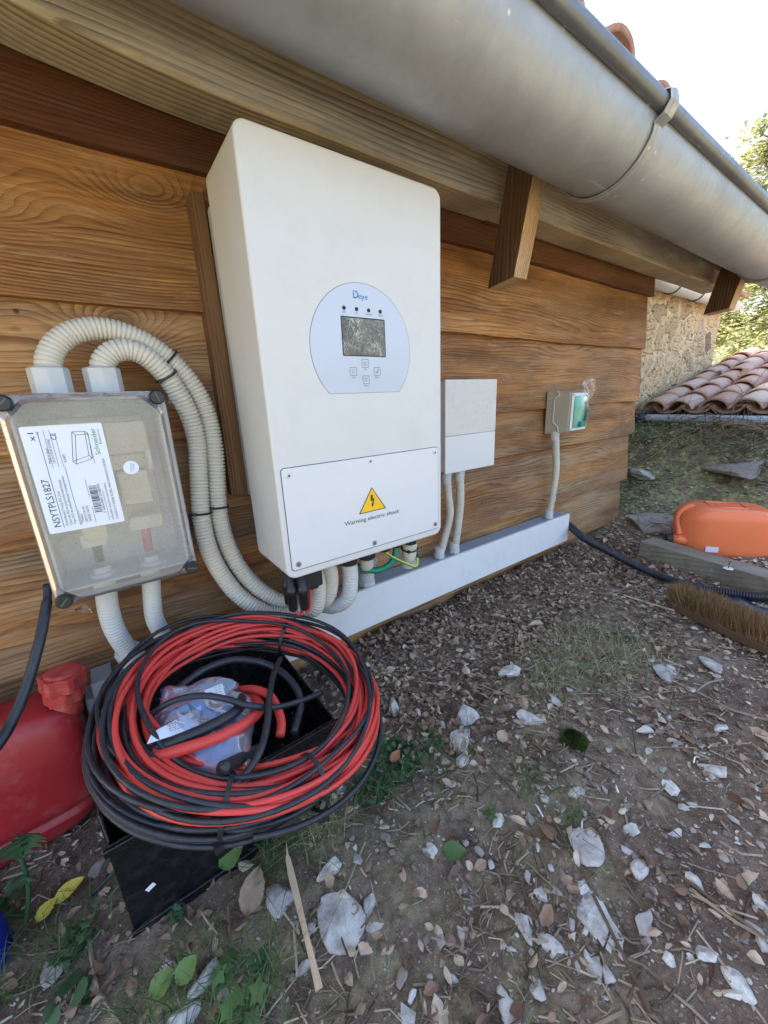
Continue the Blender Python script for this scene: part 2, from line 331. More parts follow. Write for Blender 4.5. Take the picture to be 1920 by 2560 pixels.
def clear(name, tint=(.95, .95, .95), fog=.12, fogcol=(.7, .7, .72), rough=.06, bump=.0004, bs=60, gloss=1.0, speck=0, streak=0):
    t = NT(name); t.t.nodes.remove(t.b)
    nb = t.noise(bs, det=4); bm = t.n('Bump', {'Height': nb, 'Distance': bump}).outputs[0]
    tr = t.n('BsdfTransparent', {0: (*tint, 1)}); df = t.n('BsdfDiffuse', {0: (*fogcol, 1), 'Normal': bm}); tl = t.n('BsdfTranslucent', {0: (*fogcol, 1)})
    dd = t.n('MixShader', {0: .4, 1: df.outputs[0], 2: tl.outputs[0]})
    ff = t.ramp(t.noise(8, det=5), [(.3, fog*.7), (.7, fog*1.3)])
    if speck:
        ff = t.math('ADD', ff, t.math('MULTIPLY', t.ramp(t.noise(210, det=4, rough=.8), [(.55, 0.), (.75, 1.)]), speck))
    if streak:
        w = t.noise(7, t.map((1.6, 1.6, 3.4)), det=1, rough=.5, dist=1.0); w2 = t.noise(9, t.map((3.2, 3.2, 1.2)), det=1.5, rough=.5, dist=1.2)
        for q in (w, w2): ff = t.math('ADD', ff, t.math('MULTIPLY', t.ramp(q, [(.475, 0.), (.5, 1.), (.515, 0.)]), streak))
    m1 = t.n('MixShader', {0: ff, 1: tr.outputs[0], 2: dd.outputs[0]})
    gl = t.n('BsdfGlossy', {0: (1, 1, 1, 1), 'Roughness': rough, 'Normal': bm}); fr = t.n('Fresnel', {'IOR': 1.5, 'Normal': bm})
    m2 = t.n('MixShader', {0: t.math('MULTIPLY', fr.outputs[0], gloss), 1: m1.outputs[0], 2: gl.outputs[0]}); t.l(m2.outputs[0], t.out.inputs[0])
    return t.m
M['clearlid'] = clear('clear polycarbonate', (.985, .985, .97), .20, (.74, .75, .73), .13, .0003, 50, .8, speck=.25)
M['clearedge'] = clear('polycarbonate edge', (.74, .77, .84), .66, (.56, .58, .64), .2, .002, 30, .6)
M['film'] = clear('wrinkled protective film', (1, 1, 1), .01, (1, 1, 1), .14, .0012, 22, .8, streak=.06)
M['loosefilm'] = clear('loose clear film', (.93, .93, .93), .16, (.85, .85, .85), .4, .001, 30, .12)
M['bagfilm'] = clear('milky plastic bag', (.90, .94, 1.0), .38, (.62, .74, .95), .26, .002, 30, .6)
M['greenglass'] = clear('green tinted flap', (.45, .88, .74), .75, (.30, .78, .64), .16, .0015, 80, 1.5)
# ------------------------------------------------------------------ lettering
_tc = {}
def text_mesh(s):
    if s in _tc: return _tc[s]
    cu = bpy.data.curves.new('t', 'FONT'); cu.body = s; cu.resolution_u = 3
    o = bpy.data.objects.new('t', cu); link(o); bpy.context.view_layer.update()
    me = bpy.data.meshes.new_from_object(o.evaluated_get(bpy.context.evaluated_depsgraph_get()))
    r = ([(v.co.x, v.co.y) for v in me.vertices], [tuple(p.vertices) for p in me.polygons])
    bpy.data.objects.remove(o); bpy.data.curves.remove(cu); bpy.data.meshes.remove(me); _tc[s] = r; return r
def letters(mb, s, h, org, xd, ud, width=None, center=False):
    """write s with capital height about h; baseline starts (or is centred) at org"""
    vs, fs = text_mesh(s)
    if not vs: return
    x0 = min(v[0] for v in vs); x1 = max(v[0] for v in vs); k = h/.7; kx = k if width is None else width/(x1-x0)
    xd, ud, org = Vector(xd), Vector(ud), Vector(org)
    sh = (x0+x1)/2 if center else x0
    mb.add([org+xd*((v[0]-sh)*kx)+ud*(v[1]*k) for v in vs], fs)
def strip(mb, a, b, w, nrm):
    a, b, nrm = Vector(a), Vector(b), Vector(nrm); s = (b-a).cross(nrm).normalized()*w/2
    mb.add([a-s, b-s, b+s, a+s], [(0, 1, 2, 3)])
# ------------------------------------------------------------------ value noise for the ground
_lat = rng.random((512, 512))
def vnoise(x, y):
    xi = np.floor(x).astype(int); yi = np.floor(y).astype(int); fx = x-xi; fy = y-yi
    fx = fx*fx*(3-2*fx); fy = fy*fy*(3-2*fy)
    g = lambda a, b: _lat[a % 512, b % 512]
    return (g(xi, yi)*(1-fx)+g(xi+1, yi)*fx)*(1-fy)+(g(xi, yi+1)*(1-fx)+g(xi+1, yi+1)*fx)*fy-.5
def fbm(x, y, s, o=4):
    r = 0; a = 1
    for k in range(o): r = r+a*vnoise(x*s+17*k, y*s+31*k); s *= 2.03; a *= .5
    return r
def sst(a, b, x): t = np.clip((x-a)/(b-a), 0, 1); return t*t*(3-2*t)
def gh(x, y):
    x = np.asarray(x, float); y = np.asarray(y, float)
    h = -.412 + .010*sst(.2, -.9, x)*0
    h = h + .018*sst(-.30, -.03, y)*sst(-.1, .3, x)                      # litter banked against the wall
    rise = sst(1.72, 2.85, x)*.46*sst(-6, -1.5, y)
    h = h + rise
    h = h - .25*sst(2.9, 4.5, x) 
    far = sst(1.6, 2.2, x)
    near = 1.0
    h = h + (.016*fbm(x, y, 5, 3) + .007*fbm(x, y, 28, 3) + .0035*fbm(x, y, 110, 2)) + far*.05*fbm(x, y, 3.3, 4)
    return h
def axis(lo, hi, st, out0, out1):
    c = list(np.arange(lo, hi, st)); s = st; a = c[0]; left = []
    while a > out0: s *= 1.13; a -= s; left.append(a)
    s = st; b = c[-1]; right = []
    while b < out1: s *= 1.09 if b < hi+2 else 1.2; b += s; right.append(b)
    return np.array(left[::-1]+c+right)
gx = axis(-.85, 1.55, .0065, -60, 80); gy = axis(-1.15, .12, .0065, -60, 60)
GX, GY = np.meshgrid(gx, gy, indexing='ij'); GZ = gh(GX, GY)
ni, nj = GX.shape
me = bpy.data.meshes.new('ground'); idx = np.arange(ni*nj).reshape(ni, nj)
quads = np.stack([idx[:-1, :-1], idx[1:, :-1], idx[1:, 1:], idx[:-1, 1:]], -1).reshape(-1, 4)
me.vertices.add(ni*nj); me.vertices.foreach_set('co', np.stack([GX, GY, GZ], -1).ravel())
me.loops.add(len(quads)*4); me.loops.foreach_set('vertex_index', quads.ravel())
me.polygons.add(len(quads)); me.polygons.foreach_set('loop_start', np.arange(len(quads))*4); me.polygons.foreach_set('loop_total', np.full(len(quads), 4))
me.polygons.foreach_set('use_smooth', np.ones(len(quads), bool)); me.update(calc_edges=True); me.validate()
moss = np.clip(sst(-.10, -.28, GX)*sst(-.36, -.46, GY)*1.0 + .35*sst(.1, .5, fbm(GX, GY, 2.2, 3)+.25) + sst(1.9, 2.15, GX)*.95, 0, 1)
at = me.attributes.new('moss', 'FLOAT', 'POINT'); at.data.foreach_set('value', moss.ravel())
me.materials.append(M['soil']); ground = link(bpy.data.objects.new('ground', me)); tag(ground, kind='structure')
def gz(x, y): return float(gh(x, y))
# ------------------------------------------------------------------ wooden shed
shed = empty('wooden_shed', (1.0, 0, -.41), 'wooden shed with wide overlapping orange brown boards and a low tiled eave', 'shed')
mb = MB(); XL, XR = -1.6, 2.015
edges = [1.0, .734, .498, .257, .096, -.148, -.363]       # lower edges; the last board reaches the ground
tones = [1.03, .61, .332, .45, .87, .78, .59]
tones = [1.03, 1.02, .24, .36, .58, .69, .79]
for i in range(1, len(edges)):
    zt, zb = edges[i-1]+.03, edges[i]
    n = 60; vs = []; xr = XR+[0, .02, -.005, .0, .006, -.01, -.05][i]
    for k in range(n+1):
        x = XL+(xr-XL)*k/n; w = .0022*math.sin(x*5+i*2.1)+.0012*math.sin(x*17+i)
        d = .0025*math.sin(x*3.1+i*1.7)
        vs += [(x, .000+d, zb+w), (x, .024+d, zt), (x, .046, zt), (x, .026, zb+w)]
    fs = []
    for k in range(n):
        a = 4*k
        for j in range(4): fs.append((a+j, a+4+j, a+4+(j+1) % 4, a+(j+1) % 4))
    fs += [(0, 1, 2, 3), (4*n+3, 4*n+2, 4*n+1, 4*n)]
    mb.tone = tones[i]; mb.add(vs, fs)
mb.tone = .66; mb.add([(XL, .010, -.48), (1.72, .010, -.48), (1.72, .028, -.34), (XL, .028, -.34), (XL, .05, -.48), (1.72, .05, -.48), (1.72, .05, -.34), (XL, .05, -.34)],
    [(0, 1, 2, 3), (7, 6, 5, 4), (0, 4, 5, 1), (3, 2, 6, 7), (1, 5, 6, 2), (0, 3, 7, 4)])
# dark top board above the wall plate line and a small patch piece
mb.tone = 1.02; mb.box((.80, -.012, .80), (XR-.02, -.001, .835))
mb.build('cladding', M['board'], shed, bevel=.002)
mb = MB(); mb.box((XL, .05, -.45), (1.95, 2.6, 1.0)); mb.build('inner_wall', plain('dark inside', (.05, .035, .02), .9), shed)
# eave beam with a slight bend added at its left end, following lens curvature
mb = MB(); n = 90; vs = []; fs = []
for k in range(n+1):
    x = XL+(2.62-XL)*k/n; sw = .115*max(0, (.10-x))**1.5; w = .0015*math.sin(x*9)
    zz = .802+w+sw
    vs += [(x, -.10, zz+.006), (x, -.094, zz), (x, -.004, zz), (x, -.004, zz+.17), (x, -.10, zz+.165)]
for k in range(n):
    for j in range(5): fs.append((5*k+j, 5*k+5+j, 5*k+5+(j+1) % 5, 5*k+(j+1) % 5))
fs += [(0, 1, 2, 3, 4), (5*n+4, 5*n+3, 5*n+2, 5*n+1, 5*n)]
mb.tone = .27; mb.smooth = False; mb.add(vs, fs); mb.build('eave_beam', M['beam'], shed, bevel=.0015)
def rafter(x, w, yb0, yf0, zb, tilt, h, tone):
    m = MB(); m.tone = tone
    vs = []
    for z, o in ((zb, 0), (zb+h, -tilt*h)):
        vs += [(x, yf0+o, z+.010), (x+w, yf0+o, z+.010), (x+w, yb0+o, z), (x, yb0+o, z)]
    m.add(vs, [(0, 3, 2, 1), (4, 5, 6, 7), (0, 1, 5, 4), (1, 2, 6, 5), (2, 3, 7, 6), (3, 0, 4, 7)])
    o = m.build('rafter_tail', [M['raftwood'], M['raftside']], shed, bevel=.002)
    o.data.polygons[5].material_index = 1; return o  # left face takes the painted-in shade
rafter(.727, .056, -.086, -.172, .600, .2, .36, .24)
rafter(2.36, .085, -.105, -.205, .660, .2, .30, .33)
mb = MB(); Mx = Matrix.Identity(4)
# roof deck: eave overhang, rises away behind, then down again
def quadslab(m, p, th):
    m.add([Vector(q) for q in p]+[Vector(q)+Vector((0, 0, th)) for q in p], [(3, 2, 1, 0), (4, 5, 6, 7), (0, 1, 5, 4), (1, 2, 6, 5), (2, 3, 7, 6), (3, 0, 4, 7)])
quadslab(mb, [(XL, -.33, .895), (2.70, -.33, .895), (2.70, 1.35, 1.40), (XL, 1.35, 1.40)], .02)
quadslab(mb, [(XL, 1.35, 1.40), (2.70, 1.35, 1.40), (2.70, 2.9, .93), (XL, 2.9, .93)], .02)
mb.build('roof_deck', M['beam'], shed)
# half round gutter
GY0, GZ0, GR = -.348, .840, .102
def halfpipe(m, x0, x1, yc, zc, R, th=.0015, n=28, a0=0, a1=180, xs=40, dz=0):
    vs = []; fs = []
    for i in range(xs+1):
        x = x0+(x1-x0)*i/xs
        for rr in (R, R-th):
            for k in range(n+1):
                a = math.radians(180+a0+(a1-a0)*k/n); vs.append((x, yc+rr*math.cos(a), zc+rr*math.sin(a)+dz*(x-x0)))
    w = 2*(n+1)
    for i in range(xs):
        for k in range(n):
            a = i*w+k; fs.append((a, a+w, a+w+1, a+1)); b = a+n+1; fs.append((b, b+1, b+w+1, b+w))
        a = i*w; fs.append((a, a+n+1, a+n+1+w, a+w)); a += n; fs.append((a, a+w, a+n+1+w, a+n+1))
    m.smooth = True; m.add(vs, fs)
GX0, GX1 = -1.6, 2.74
mb = MB(); halfpipe(mb, GX0, GX1, GY0, GZ0, GR); 
vs = [(GX1-.001, GY0+GR*.995*math.cos(math.radians(180+180*k/24)), GZ0+GR*.995*math.sin(math.radians(180+180*k/24))) for k in range(25)]
mb.smooth = False; mb.add(vs, [tuple(range(25))])
gut = mb.build('gutter', M['zinc'], shed)
mb = MB(); mb.smooth = True; mb.tube([(x, GY0-GR-.006, GZ0+.008) for x in np.linspace(GX0, GX1, 30)], .0145, 18); mb.build('gutter_rim', M['rimzinc'], gut)
def hanger(x):
    m = MB(); m.smooth = False; path = [(GY0-GR-.022, GZ0+.020), (GY0-GR-.0245, GZ0+.004), (GY0-GR-.014, GZ0-.012), (GY0-GR+.001, GZ0-.020)]
    path += [(GY0+(GR+.003)*math.cos(math.radians(a)), GZ0+(GR+.003)*math.sin(math.radians(a))) for a in range(194, 330, 6)]
    path = [(GY0-GR-.004, GZ0+.0255)]+path
    w = .015; vs = []; fs = []
    for i, (y, z) in enumerate(path):
        a = path[max(i-1, 0)]; b = path[min(i+1, len(path)-1)]; t = Vector((0, b[0]-a[0], b[1]-a[1])).normalized(); nn = Vector((1, 0, 0)).cross(t)
        if nn.dot(Vector((0, y-GY0, z-GZ0))) < 0: nn = -nn
        ww = w if i > 5 else w*1.25
        for k, (s, o) in enumerate(((-1, .0), (-.45, .0008), (-.3, .003), (.3, .003), (.45, .0008), (1, .0))): vs.append(Vector((x+s*ww, y, z))+nn*(o+.0016))
        for s in (1, -1): vs.append(Vector((x+s*ww, y, z))-nn*.0004)
    L = 8
    for i in range(len(path)-1):
        for k in range(L): fs.append((i*L+k, i*L+(k+1) % L, (i+1)*L+(k+1) % L, (i+1)*L+k))
    fs += [tuple(range(L)), tuple((len(path)-1)*L+k for k in range(L-1, -1, -1))]
    m.add(vs, fs); return m.build('gutter_bracket', M['brightzinc'], gut)
hanger(.792)
hanger(2.2)
# canal tiles
def tile_mesh(name, up=True, r0=.082, r1=.066, L=.42, th=.012, tone=.3):
    m = MB(); m.smooth = True; n = 16; vs = []; fs = []
    for i in range(7):
        u = i/6; R = r0+(r1-r0)*u
        for rr in (R, R-th):
            for k in range(n+1):
                a = math.radians(8+164*k/n); z = rr*math.sin(a)*.86; vs.append((L*u, rr*math.cos(a), z if up else -z*.8))
    w = 2*(n+1)
    for i in range(6):
        for k in range(n):
            a = i*w+k; fs.append((a, a+1, a+w+1, a+w)); b = a+n+1; fs.append((b, b+w, b+w+1, b+1))
        a = i*w; fs.append((a, a+w, a+w+n+1, a+n+1)); a += n; fs.append((a, a+n+1, a+w+n+1, a+w))
    for k in range(n):
        fs.append((k, k+n+1, k+n+2, k+1)); q = 6*w+k; fs.append((q, q+1, q+n+2, q+n+1))
    m.tone = tone; m.add(vs, fs)
    me_ = bpy.data.meshes.new(name); me_.from_pydata(m.v, [], m.f); me_.polygons.foreach_set('use_smooth', [True]*len(m.f))
    a_ = me_.attributes.new('tone', 'FLOAT', 'POINT'); a_.data.foreach_set('value', m.a); me_.materials.append(M['tile']); return me_
tup = [tile_mesh('tile_mesh', True, tone=t_) for t_ in (.15, .4, .6, .85)]; tdn = [tile_mesh('under_tile_mesh', False, tone=t_) for t_ in (.05, .25)]
def place_tile(mesh, parent, loc, rz, ry, jit=.006):
    o = link(bpy.data.objects.new('roof_tile', mesh)); o.rotation_mode = 'QUATERNION'
    q = Matrix.Rotation(rz+rnd.uniform(-.03, .03), 4, 'Z') @ Matrix.Rotation(-ry+rnd.uniform(-.015, .015), 4, 'Y') @ Matrix.Rotation(rnd.uniform(-.04, .04), 4, 'X')
    o.rotation_quaternion = q.to_quaternion(); o.location = Vector(loc)+Vector((rnd.uniform(-jit, jit), rnd.uniform(-jit, jit), rnd.uniform(0, jit*.6)))
    o.parent = parent; o.matrix_parent_inverse = inv(parent); return o
sl_ = math.atan(.505/1.68); tdark = tile_mesh('old_tile_mesh', True, tone=.0)
for i in range(16):
    x = -.41+.2*i
    place_tile(tdark, shed, (x+.125, -.385, .895-.013*max(0, i-5)), math.pi/2, sl_, .003)
mb = MB(); mb.smooth = True                                   # the rest of the shed's roof in tile waves
nx_, ny_ = 240, 10; vs = []; fs = []
for j in range(ny_+1):
    for i in range(nx_+1):
        x = XL+(2.70-XL)*i/nx_; y = -.02+1.37*j/ny_; vs.append((x, y, .93+(y+.33)*.3006+.03*math.cos(2*math.pi*(x+.092)/.2)))
for j in range(ny_):
    for i in range(nx_): a = j*(nx_+1)+i; fs.append((a, a+1, a+nx_+2, a+nx_+1))
mb.tone = .3; mb.add(vs, fs); mb.build('tile_field', M['tile'], shed)
# ------------------------------------------------------------------ stone house beyond, with its gutter
house = empty('stone_house', (3.2, .4, 0), 'pale ochre rubble stone house wall behind the end of the wooden shed', 'house')
mb = MB(); vs = []; fs = []; nx_, nz_ = 110, 60; hx1 = 4.22
for i in range(nx_+1):
    for k in range(nz_+1):
        x = 2.02+(hx1-2.02)*i/nx_; z = -.3+1.35*k/nz_
        vs.append((x, .33+.014*float(fbm(np.array(x), np.array(z), 7, 4)), z))
for i in range(nx_):
    for k in range(nz_): a = i*(nz_+1)+k; fs.append((a, a+nz_+1, a+nz_+2, a+1))
mb.smooth = True; mb.add(vs, fs); mb.smooth = False
mb.box((2.02, .352, -.3), (hx1-.004, 3.0, 1.04)); mb.build('wall', M['masonry'], house)
mb = MB(); quadslab(mb, [(2.2, .18, .985), (hx1+.05, .18, .985), (hx1+.05, 3.0, 1.75), (2.2, 3.0, 1.75)], .03); mb.build('roof', M['tile'], house)
mb = MB(); halfpipe(mb, 2.45, hx1, .25, .945, .055, xs=6); g2 = mb.build('gutter', plain('pale grey gutter', (.52, .54, .55), .4, var=.06), house)
for x in (2.9, 3.32):
    mb = MB(); mb.smooth = True; mb.tube([(x, .25+.058*math.cos(math.radians(a)), .945+.058*math.sin(math.radians(a))) for a in range(180, 361, 12)], .004, 8); mb.build('gutter_bracket', M['black'], g2)
# ------------------------------------------------------------------ low tiled roof of an outbuilding down the slope
out = empty('tiled_outbuilding', (3.4, -.3, 0), 'low outbuilding roof of curved terracotta tiles rising beside the stone house', 'outbuilding')
so_ = math.atan(.20)
for c in range(6):
    yc = .225-.158*c
    for k in range(8):
        x = 2.80+.25*k; z = .150+(x-2.80)*.20
        place_tile(rnd.choice(tup), out, (x, yc, z+.014), 0, so_-.03, .010)
        place_tile(rnd.choice(tdn), out, (x+.02, yc-.079, z+.052), 0, so_-.03, .007)
mb = MB(); quadslab(mb, [(2.83, -1.0, .095), (4.86, -1.0, .50), (4.86, .31, .50), (2.83, .31, .095)], .012); mb.build('roof_deck', plain('fascia wood', (.20, .09, .06), .85, var=.3), out)
mb = MB(); mb.box((2.90, -1.0, -.35), (4.8, .30, .09)); mb.build('wall', M['masonry'], out)
t_ = place_tile(tup[1], out, (3.62, .02, .43), .5, .05); t_.name = 'loose_tile'
t_.rotation_quaternion = (Matrix.Rotation(.35, 4, 'Z') @ Matrix.Rotation(math.pi, 4, 'X')).to_quaternion()
mb = MB(); mb.smooth = True; ya, yb = .33, -1.0
mb.tube([(2.765, y, .125+.012*(y-.3)) for y in np.linspace(ya, yb, 12)], .024, 16); gp = mb.build('gutter', plain('pale blue grey gutter pipe', (.42, .48, .58), .3, var=.1), out)
mb = MB(); mb.smooth = True; mb.tube([(2.765, .345, .125), (2.765, .235, .124)], .032, 16); mb.build('pipe_collar', M['darkblue'], gp)
# ------------------------------------------------------------------ batten on the wall
mb = MB(); mb.tone = .31
mb.add([(-.012, -.022, .692), (.012, -.022, .692), (.012, .02, .692), (-.012, .02, .692), (-.022, -.022, .130), (.016, -.022, .125), (.016, .02, .125), (-.022, .02, .130)],
       [(3, 2, 1, 0), (4, 5, 6, 7), (0, 1, 5, 4), (1, 2, 6, 5), (2, 3, 7, 6), (3, 0, 4, 7)])
tag(mb.build('wooden_batten', M['battenwood'], None, bevel=.0015), 'thin brown upright batten fixed to the boards along the inverter left edge', 'batten')
# ------------------------------------------------------------------ inverter
IW, YF, YB = .3945, -.2442, -.0836
invr = empty('solar_inverter', (IW/2, -.1, 0), 'large white solar inverter cabinet with round display panel and warning sign', 'inverter')
def rrect(x0, z0, x1, z1, r, n=8):
    p = []
    for cx, cz, a0 in ((x1-r, z1-r, 0), (x0+r, z1-r, 90), (x0+r, z0+r, 180), (x1-r, z0+r, 270)):
        for k in range(n+1): a = math.radians(a0+90*k/n); p.append((cx+r*math.cos(a), cz+r*math.sin(a)))
    return p[::-1]
mb = MB(); mb.prism(rrect(0, 0, IW, .7, .020), YF, YB); mb.build('housing', M['white'], invr, bevel=.005, bseg=4)
mb = MB(); mb.prism(rrect(.012, .125, IW-.012, .668, .006), YB-.0, -.028); hs = mb.build('rear_chassis', M['chassis'], invr, bevel=.002)
mb = MB(); mb.box((.03, -.03, .16), (.07, -.001, .64)); mb.box((IW-.07, -.03, .16), (IW-.03, -.001, .64)); mb.build('wall_bracket', M['chassis'], invr)
mb = MB(); mb.prism(rrect(.0112, .0175, .3817, .2089, .006), YF-.0022, YF+.001); cov = mb.build('access_cover', M['whitepanel'], invr, bevel=.0012)
mb = MB()
o_, i_ = rrect(.0096, .0159, .3833, .2105, .0075), rrect(.0112, .0175, .3817, .2089, .006); n = len(o_)
mb.add([(p[0], YF-.0003, p[1]) for p in o_]+[(p[0], YF-.0003, p[1]) for p in i_], [(k, (k+1) % n, n+(k+1) % n, n+k) for k in range(n)]); mb.build('cover_gap', M['greyink'], invr)
for i, (x, z) in enumerate(((.0235, .196), (.196, .200), (.371, .198), (.0235, .0285), (.196, .0265), (.371, .029))):
    mb = MB(); mb.smooth = True; mb.cyl((x, YF-.0021, z), (x, YF-.0042, z), .0055, .0048, 20); s_ = mb.build('screw', M['screw'] if i > 2 else M['whitepanel'], cov, shade=False)
    mb = MB(); mb.cyl((x, YF-.0042, z), (x, YF-.0046, z), .0026, .0026, 6); mb.build('socket', M['darkscrew'], s_)
yy = YF-.0027
mb = MB(); mb.add([(.164-.002, yy, .0965), (.228+.002, yy, .0965), (.196, yy, .1475)], [(0, 1, 2)]); sg = mb.build('warning_sign', M['ink'], cov)
mb = MB(); yy -= .0003; mb.add([(.1655, yy, .0982), (.2265, yy, .0982), (.196, yy, .1448)], [(0, 1, 2)]); mb.build('sign_field', M['warnyellow'], sg)
mb = MB(); yy -= .0003; bx = .196
mb.add([(bx+p[0]*.001, yy, .101+p[1]*.001) for p in ((-3.5, 30), (2, 31), (0.8, 22), (5.5, 23), (1.6, 11), (4.2, 12.5), (-1, 4), (-3.5, 13.5), (-1.2, 11.6), (.5, 18.5), (-4.6, 17.5))], [tuple(range(11))]); mb.build('lightning_bolt', M['brownink'], sg)
mb = MB(); letters(mb, 'Warning electric shock', .0088, (.196, YF-.0027, .0795), (1, 0, 0), (0, 0, 1), .138, True); mb.build('lettering', M['ink'], cov)
# display
pc = (.197, .407); R_ = .109; a0 = math.asin(-(.076)/R_)
pts = [(pc[0]+R_*math.cos(a), pc[1]+R_*math.sin(a)) for a in np.linspace(a0, math.pi-a0, 64)]
mb = MB(); mb.prism(pts[::-1], YF-.0006, YF+.001); disp = mb.build('display_panel', M['overlay'], invr)
mb = MB(); pts2 = [(pc[0]+(R_+.0008)*math.cos(a), pc[1]+(R_+.0008)*math.sin(a)) for a in np.linspace(a0, math.pi-a0, 64)]; n = 64
pts2[0] = (pts2[0][0], pts[0][1]-.0006); pts2[-1] = (pts2[-1][0], pts[-1][1]-.0006)
mb.add([(p[0], YF-.0003, p[1]) for p in pts]+[(p[0], YF-.0003, p[1]) for p in pts2], [(k, (k+1) % n, n+(k+1) % n, n+k) for k in range(n)]); mb.build('panel_outline', M['greyink'], disp)
yd = YF-.0010
def lcd():
    t = NT('lcd behind crumpled film'); c0 = t.ramp(t.noise(30, det=4), [(.3, (.075, .078, .062)), (.7, (.13, .13, .105))])
    w = t.noise(20, det=6, rough=.65, dist=1.6); ln = t.ramp(w, [(.485, 0.), (.497, 1.), (.503, 1.), (.515, 0.)])
    w2 = t.noise(42, det=5, rough=.6, dist=2.2); l2 = t.ramp(w2, [(.48, 0.), (.495, .8), (.505, .8), (.52, 0.)])
    k = t.math('MAXIMUM', ln, l2); k = t.math('MULTIPLY', k, t.ramp(t.noise(25, det=3), [(.38, .1), (.6, 1.)])); t.set(color=t.mix(k, c0, (.50, .48, .40)), rough=.25, spec=.5)
    t.bump(t.math('ADD', w, w2), .001); return t.m
mb = MB(); mb.prism(rrect(.151, .395, .246, .4605, .002), yd-.0002, YF); sc_ = mb.build('screen_bezel', M['ink'], disp)
mb = MB(); mb.box((.1525, yd-.0006, .3965), (.2445, yd-.0003, .4585)); mb.build('screen', lcd(), disp)
for x in (.159, .185, .211, .237):
    mb = MB(); mb.cyl((x, YF-.0004, .4735), (x, yd-.0004, .4735), .0034, seg=16); mb.build('indicator', M['ink'], disp)
lt = MB(); X_, U_ = (1, 0, 0), (0, 0, 1)
for x, s in ((.159, 'DC'), (.185, 'AC'), (.211, 'Normal'), (.237, 'Alarm')): letters(lt, s, .0032, (x, yd, .4655), X_, U_, None, True)
for (x, z, s) in ((.1975, .3830, 'Up'), (.1705, .3685, 'Esc'), (.2240, .3690, 'Enter'), (.1975, .3540, 'Down')):
    for a, b in ((rrect(x-.0075, z-.0075, x+.0075, z+.0075, .002, 3), rrect(x-.0068, z-.0068, x+.0068, z+.0068, .0016, 3)),):
        n = len(a); mbb = lt; mbb.add([(p[0], yd, p[1]) for p in a]+[(p[0], yd, p[1]) for p in b], [(k, (k+1) % n, n+(k+1) % n, n+k) for k in range(n)])
    letters(lt, s, .0030, (x, yd, z-.0118), X_, U_, None, True)
    if s == 'Up' or s == 'Down':
        q = 1 if s == 'Up' else -1; tri = [Vector((x-.0033, yd, z-.003*q)), Vector((x+.0033, yd, z-.003*q)), Vector((x, yd, z+.0035*q))]
        for k in range(3): strip(lt, tri[k], tri[(k+1) % 3], .0006, (0, 1, 0))
    elif s == 'Esc':
        strip(lt, (x+.003, yd, z+.0038), (x-.003, yd, z), .0006, (0, 1, 0)); strip(lt, (x-.003, yd, z), (x+.003, yd, z-.0038), .0006, (0, 1, 0))
    else: strip(lt, (x-.0035, yd, z), (x-.001, yd, z-.003), .0012, (0, 1, 0)); strip(lt, (x-.001, yd, z-.003), (x+.004, yd, z+.0035), .0012, (0, 1, 0))
lt.build('lettering', M['greyink'], disp)
lt = MB(); letters(lt, 'eye', .0096, (.1905, yd, .4905), X_, U_, .0195)
z0 = .4905
lt.add([(.1795+a, yd, z0+b) for a, b in ((0, 0), (.0022, 0), (.0022, .0095), (0, .0095))], [(0, 1, 2, 3)]); lt.add([(.1795+a, yd, z0+b) for a, b in ((0, .0108), (.0024, .0108), (.0024, .0128), (0, .0128))], [(0, 1, 2, 3)])
ro = [(.1832+.0075*math.cos(a), z0+.0064+.0064*math.sin(a)) for a in np.linspace(-math.pi/2, math.pi/2, 14)]; ri = [(.1832+.0052*math.cos(a), z0+.0064+.0043*math.sin(a)) for a in np.linspace(-math.pi/2, math.pi/2, 14)]
ro = [(.1795, z0)]+ro+[(.1832, z0+.0128)]; ri = [(.1817, z0+.0021)]+ri+[(.1832, z0+.0107)]; n = len(ro)
lt.add([(p[0], yd, p[1]) for p in ro]+[(p[0], yd, p[1]) for p in ri], [(k, k+1, n+k+1, n+k) for k in range(n-1)])
lt.build('logo', M['blueink'], disp)
# things under the inverter
def gland(x, y, r, l, parent, nut=True, name='cable_gland', z=0.0, mat='black', up=False):
    s = 1 if up else -1; m = MB(); m.cyl((x, y, z), (x, y, z+s*l*.45), r*1.05, r*1.05, 8 if nut else 24); m.cyl((x, y, z+s*l*.45), (x, y, z+s*l*.9), r*.97, r*.93, 14); m.cyl((x, y, z+s*l*.9), (x, y, z+s*l), r*.93, r*.78, 14)
    return m.build(name, M[mat], parent, bevel=.001)
GL = [(.173, -.172, .021, .042), (.222, -.172, .022, .040), (.268, -.176, .017, .032), (.303, -.178, .016, .030), (.345, -.182, .019, .034)]
for g in GL: gland(*g, invr)
for x in (.078, .112): gland(x, -.168, .021, .020, invr)
mb = MB(); mb.box((.028, -.215, -.046), (.085, -.150, 0)); mb.box((.062, -.20, -.058), (.082, -.16, -.046)); cn = mb.build('isolator_base', M['black'], invr, bevel=.003)
for x, y in ((.016, -.212), (.036, -.222), (.020, -.182)):
    mb = MB(); mb.smooth = True; mb.tube([(x, y, 0), (x, y, -.030), (x, y, -.031), (x, y, -.045), (x, y, -.046), (x, y, -.078), (x, y, -.082)], [.0085, .0085, .0105, .0105, .009, .009, .006], 16); mb.build('plug_connector', M['black'], invr)
mb = MB(); mb.smooth = True
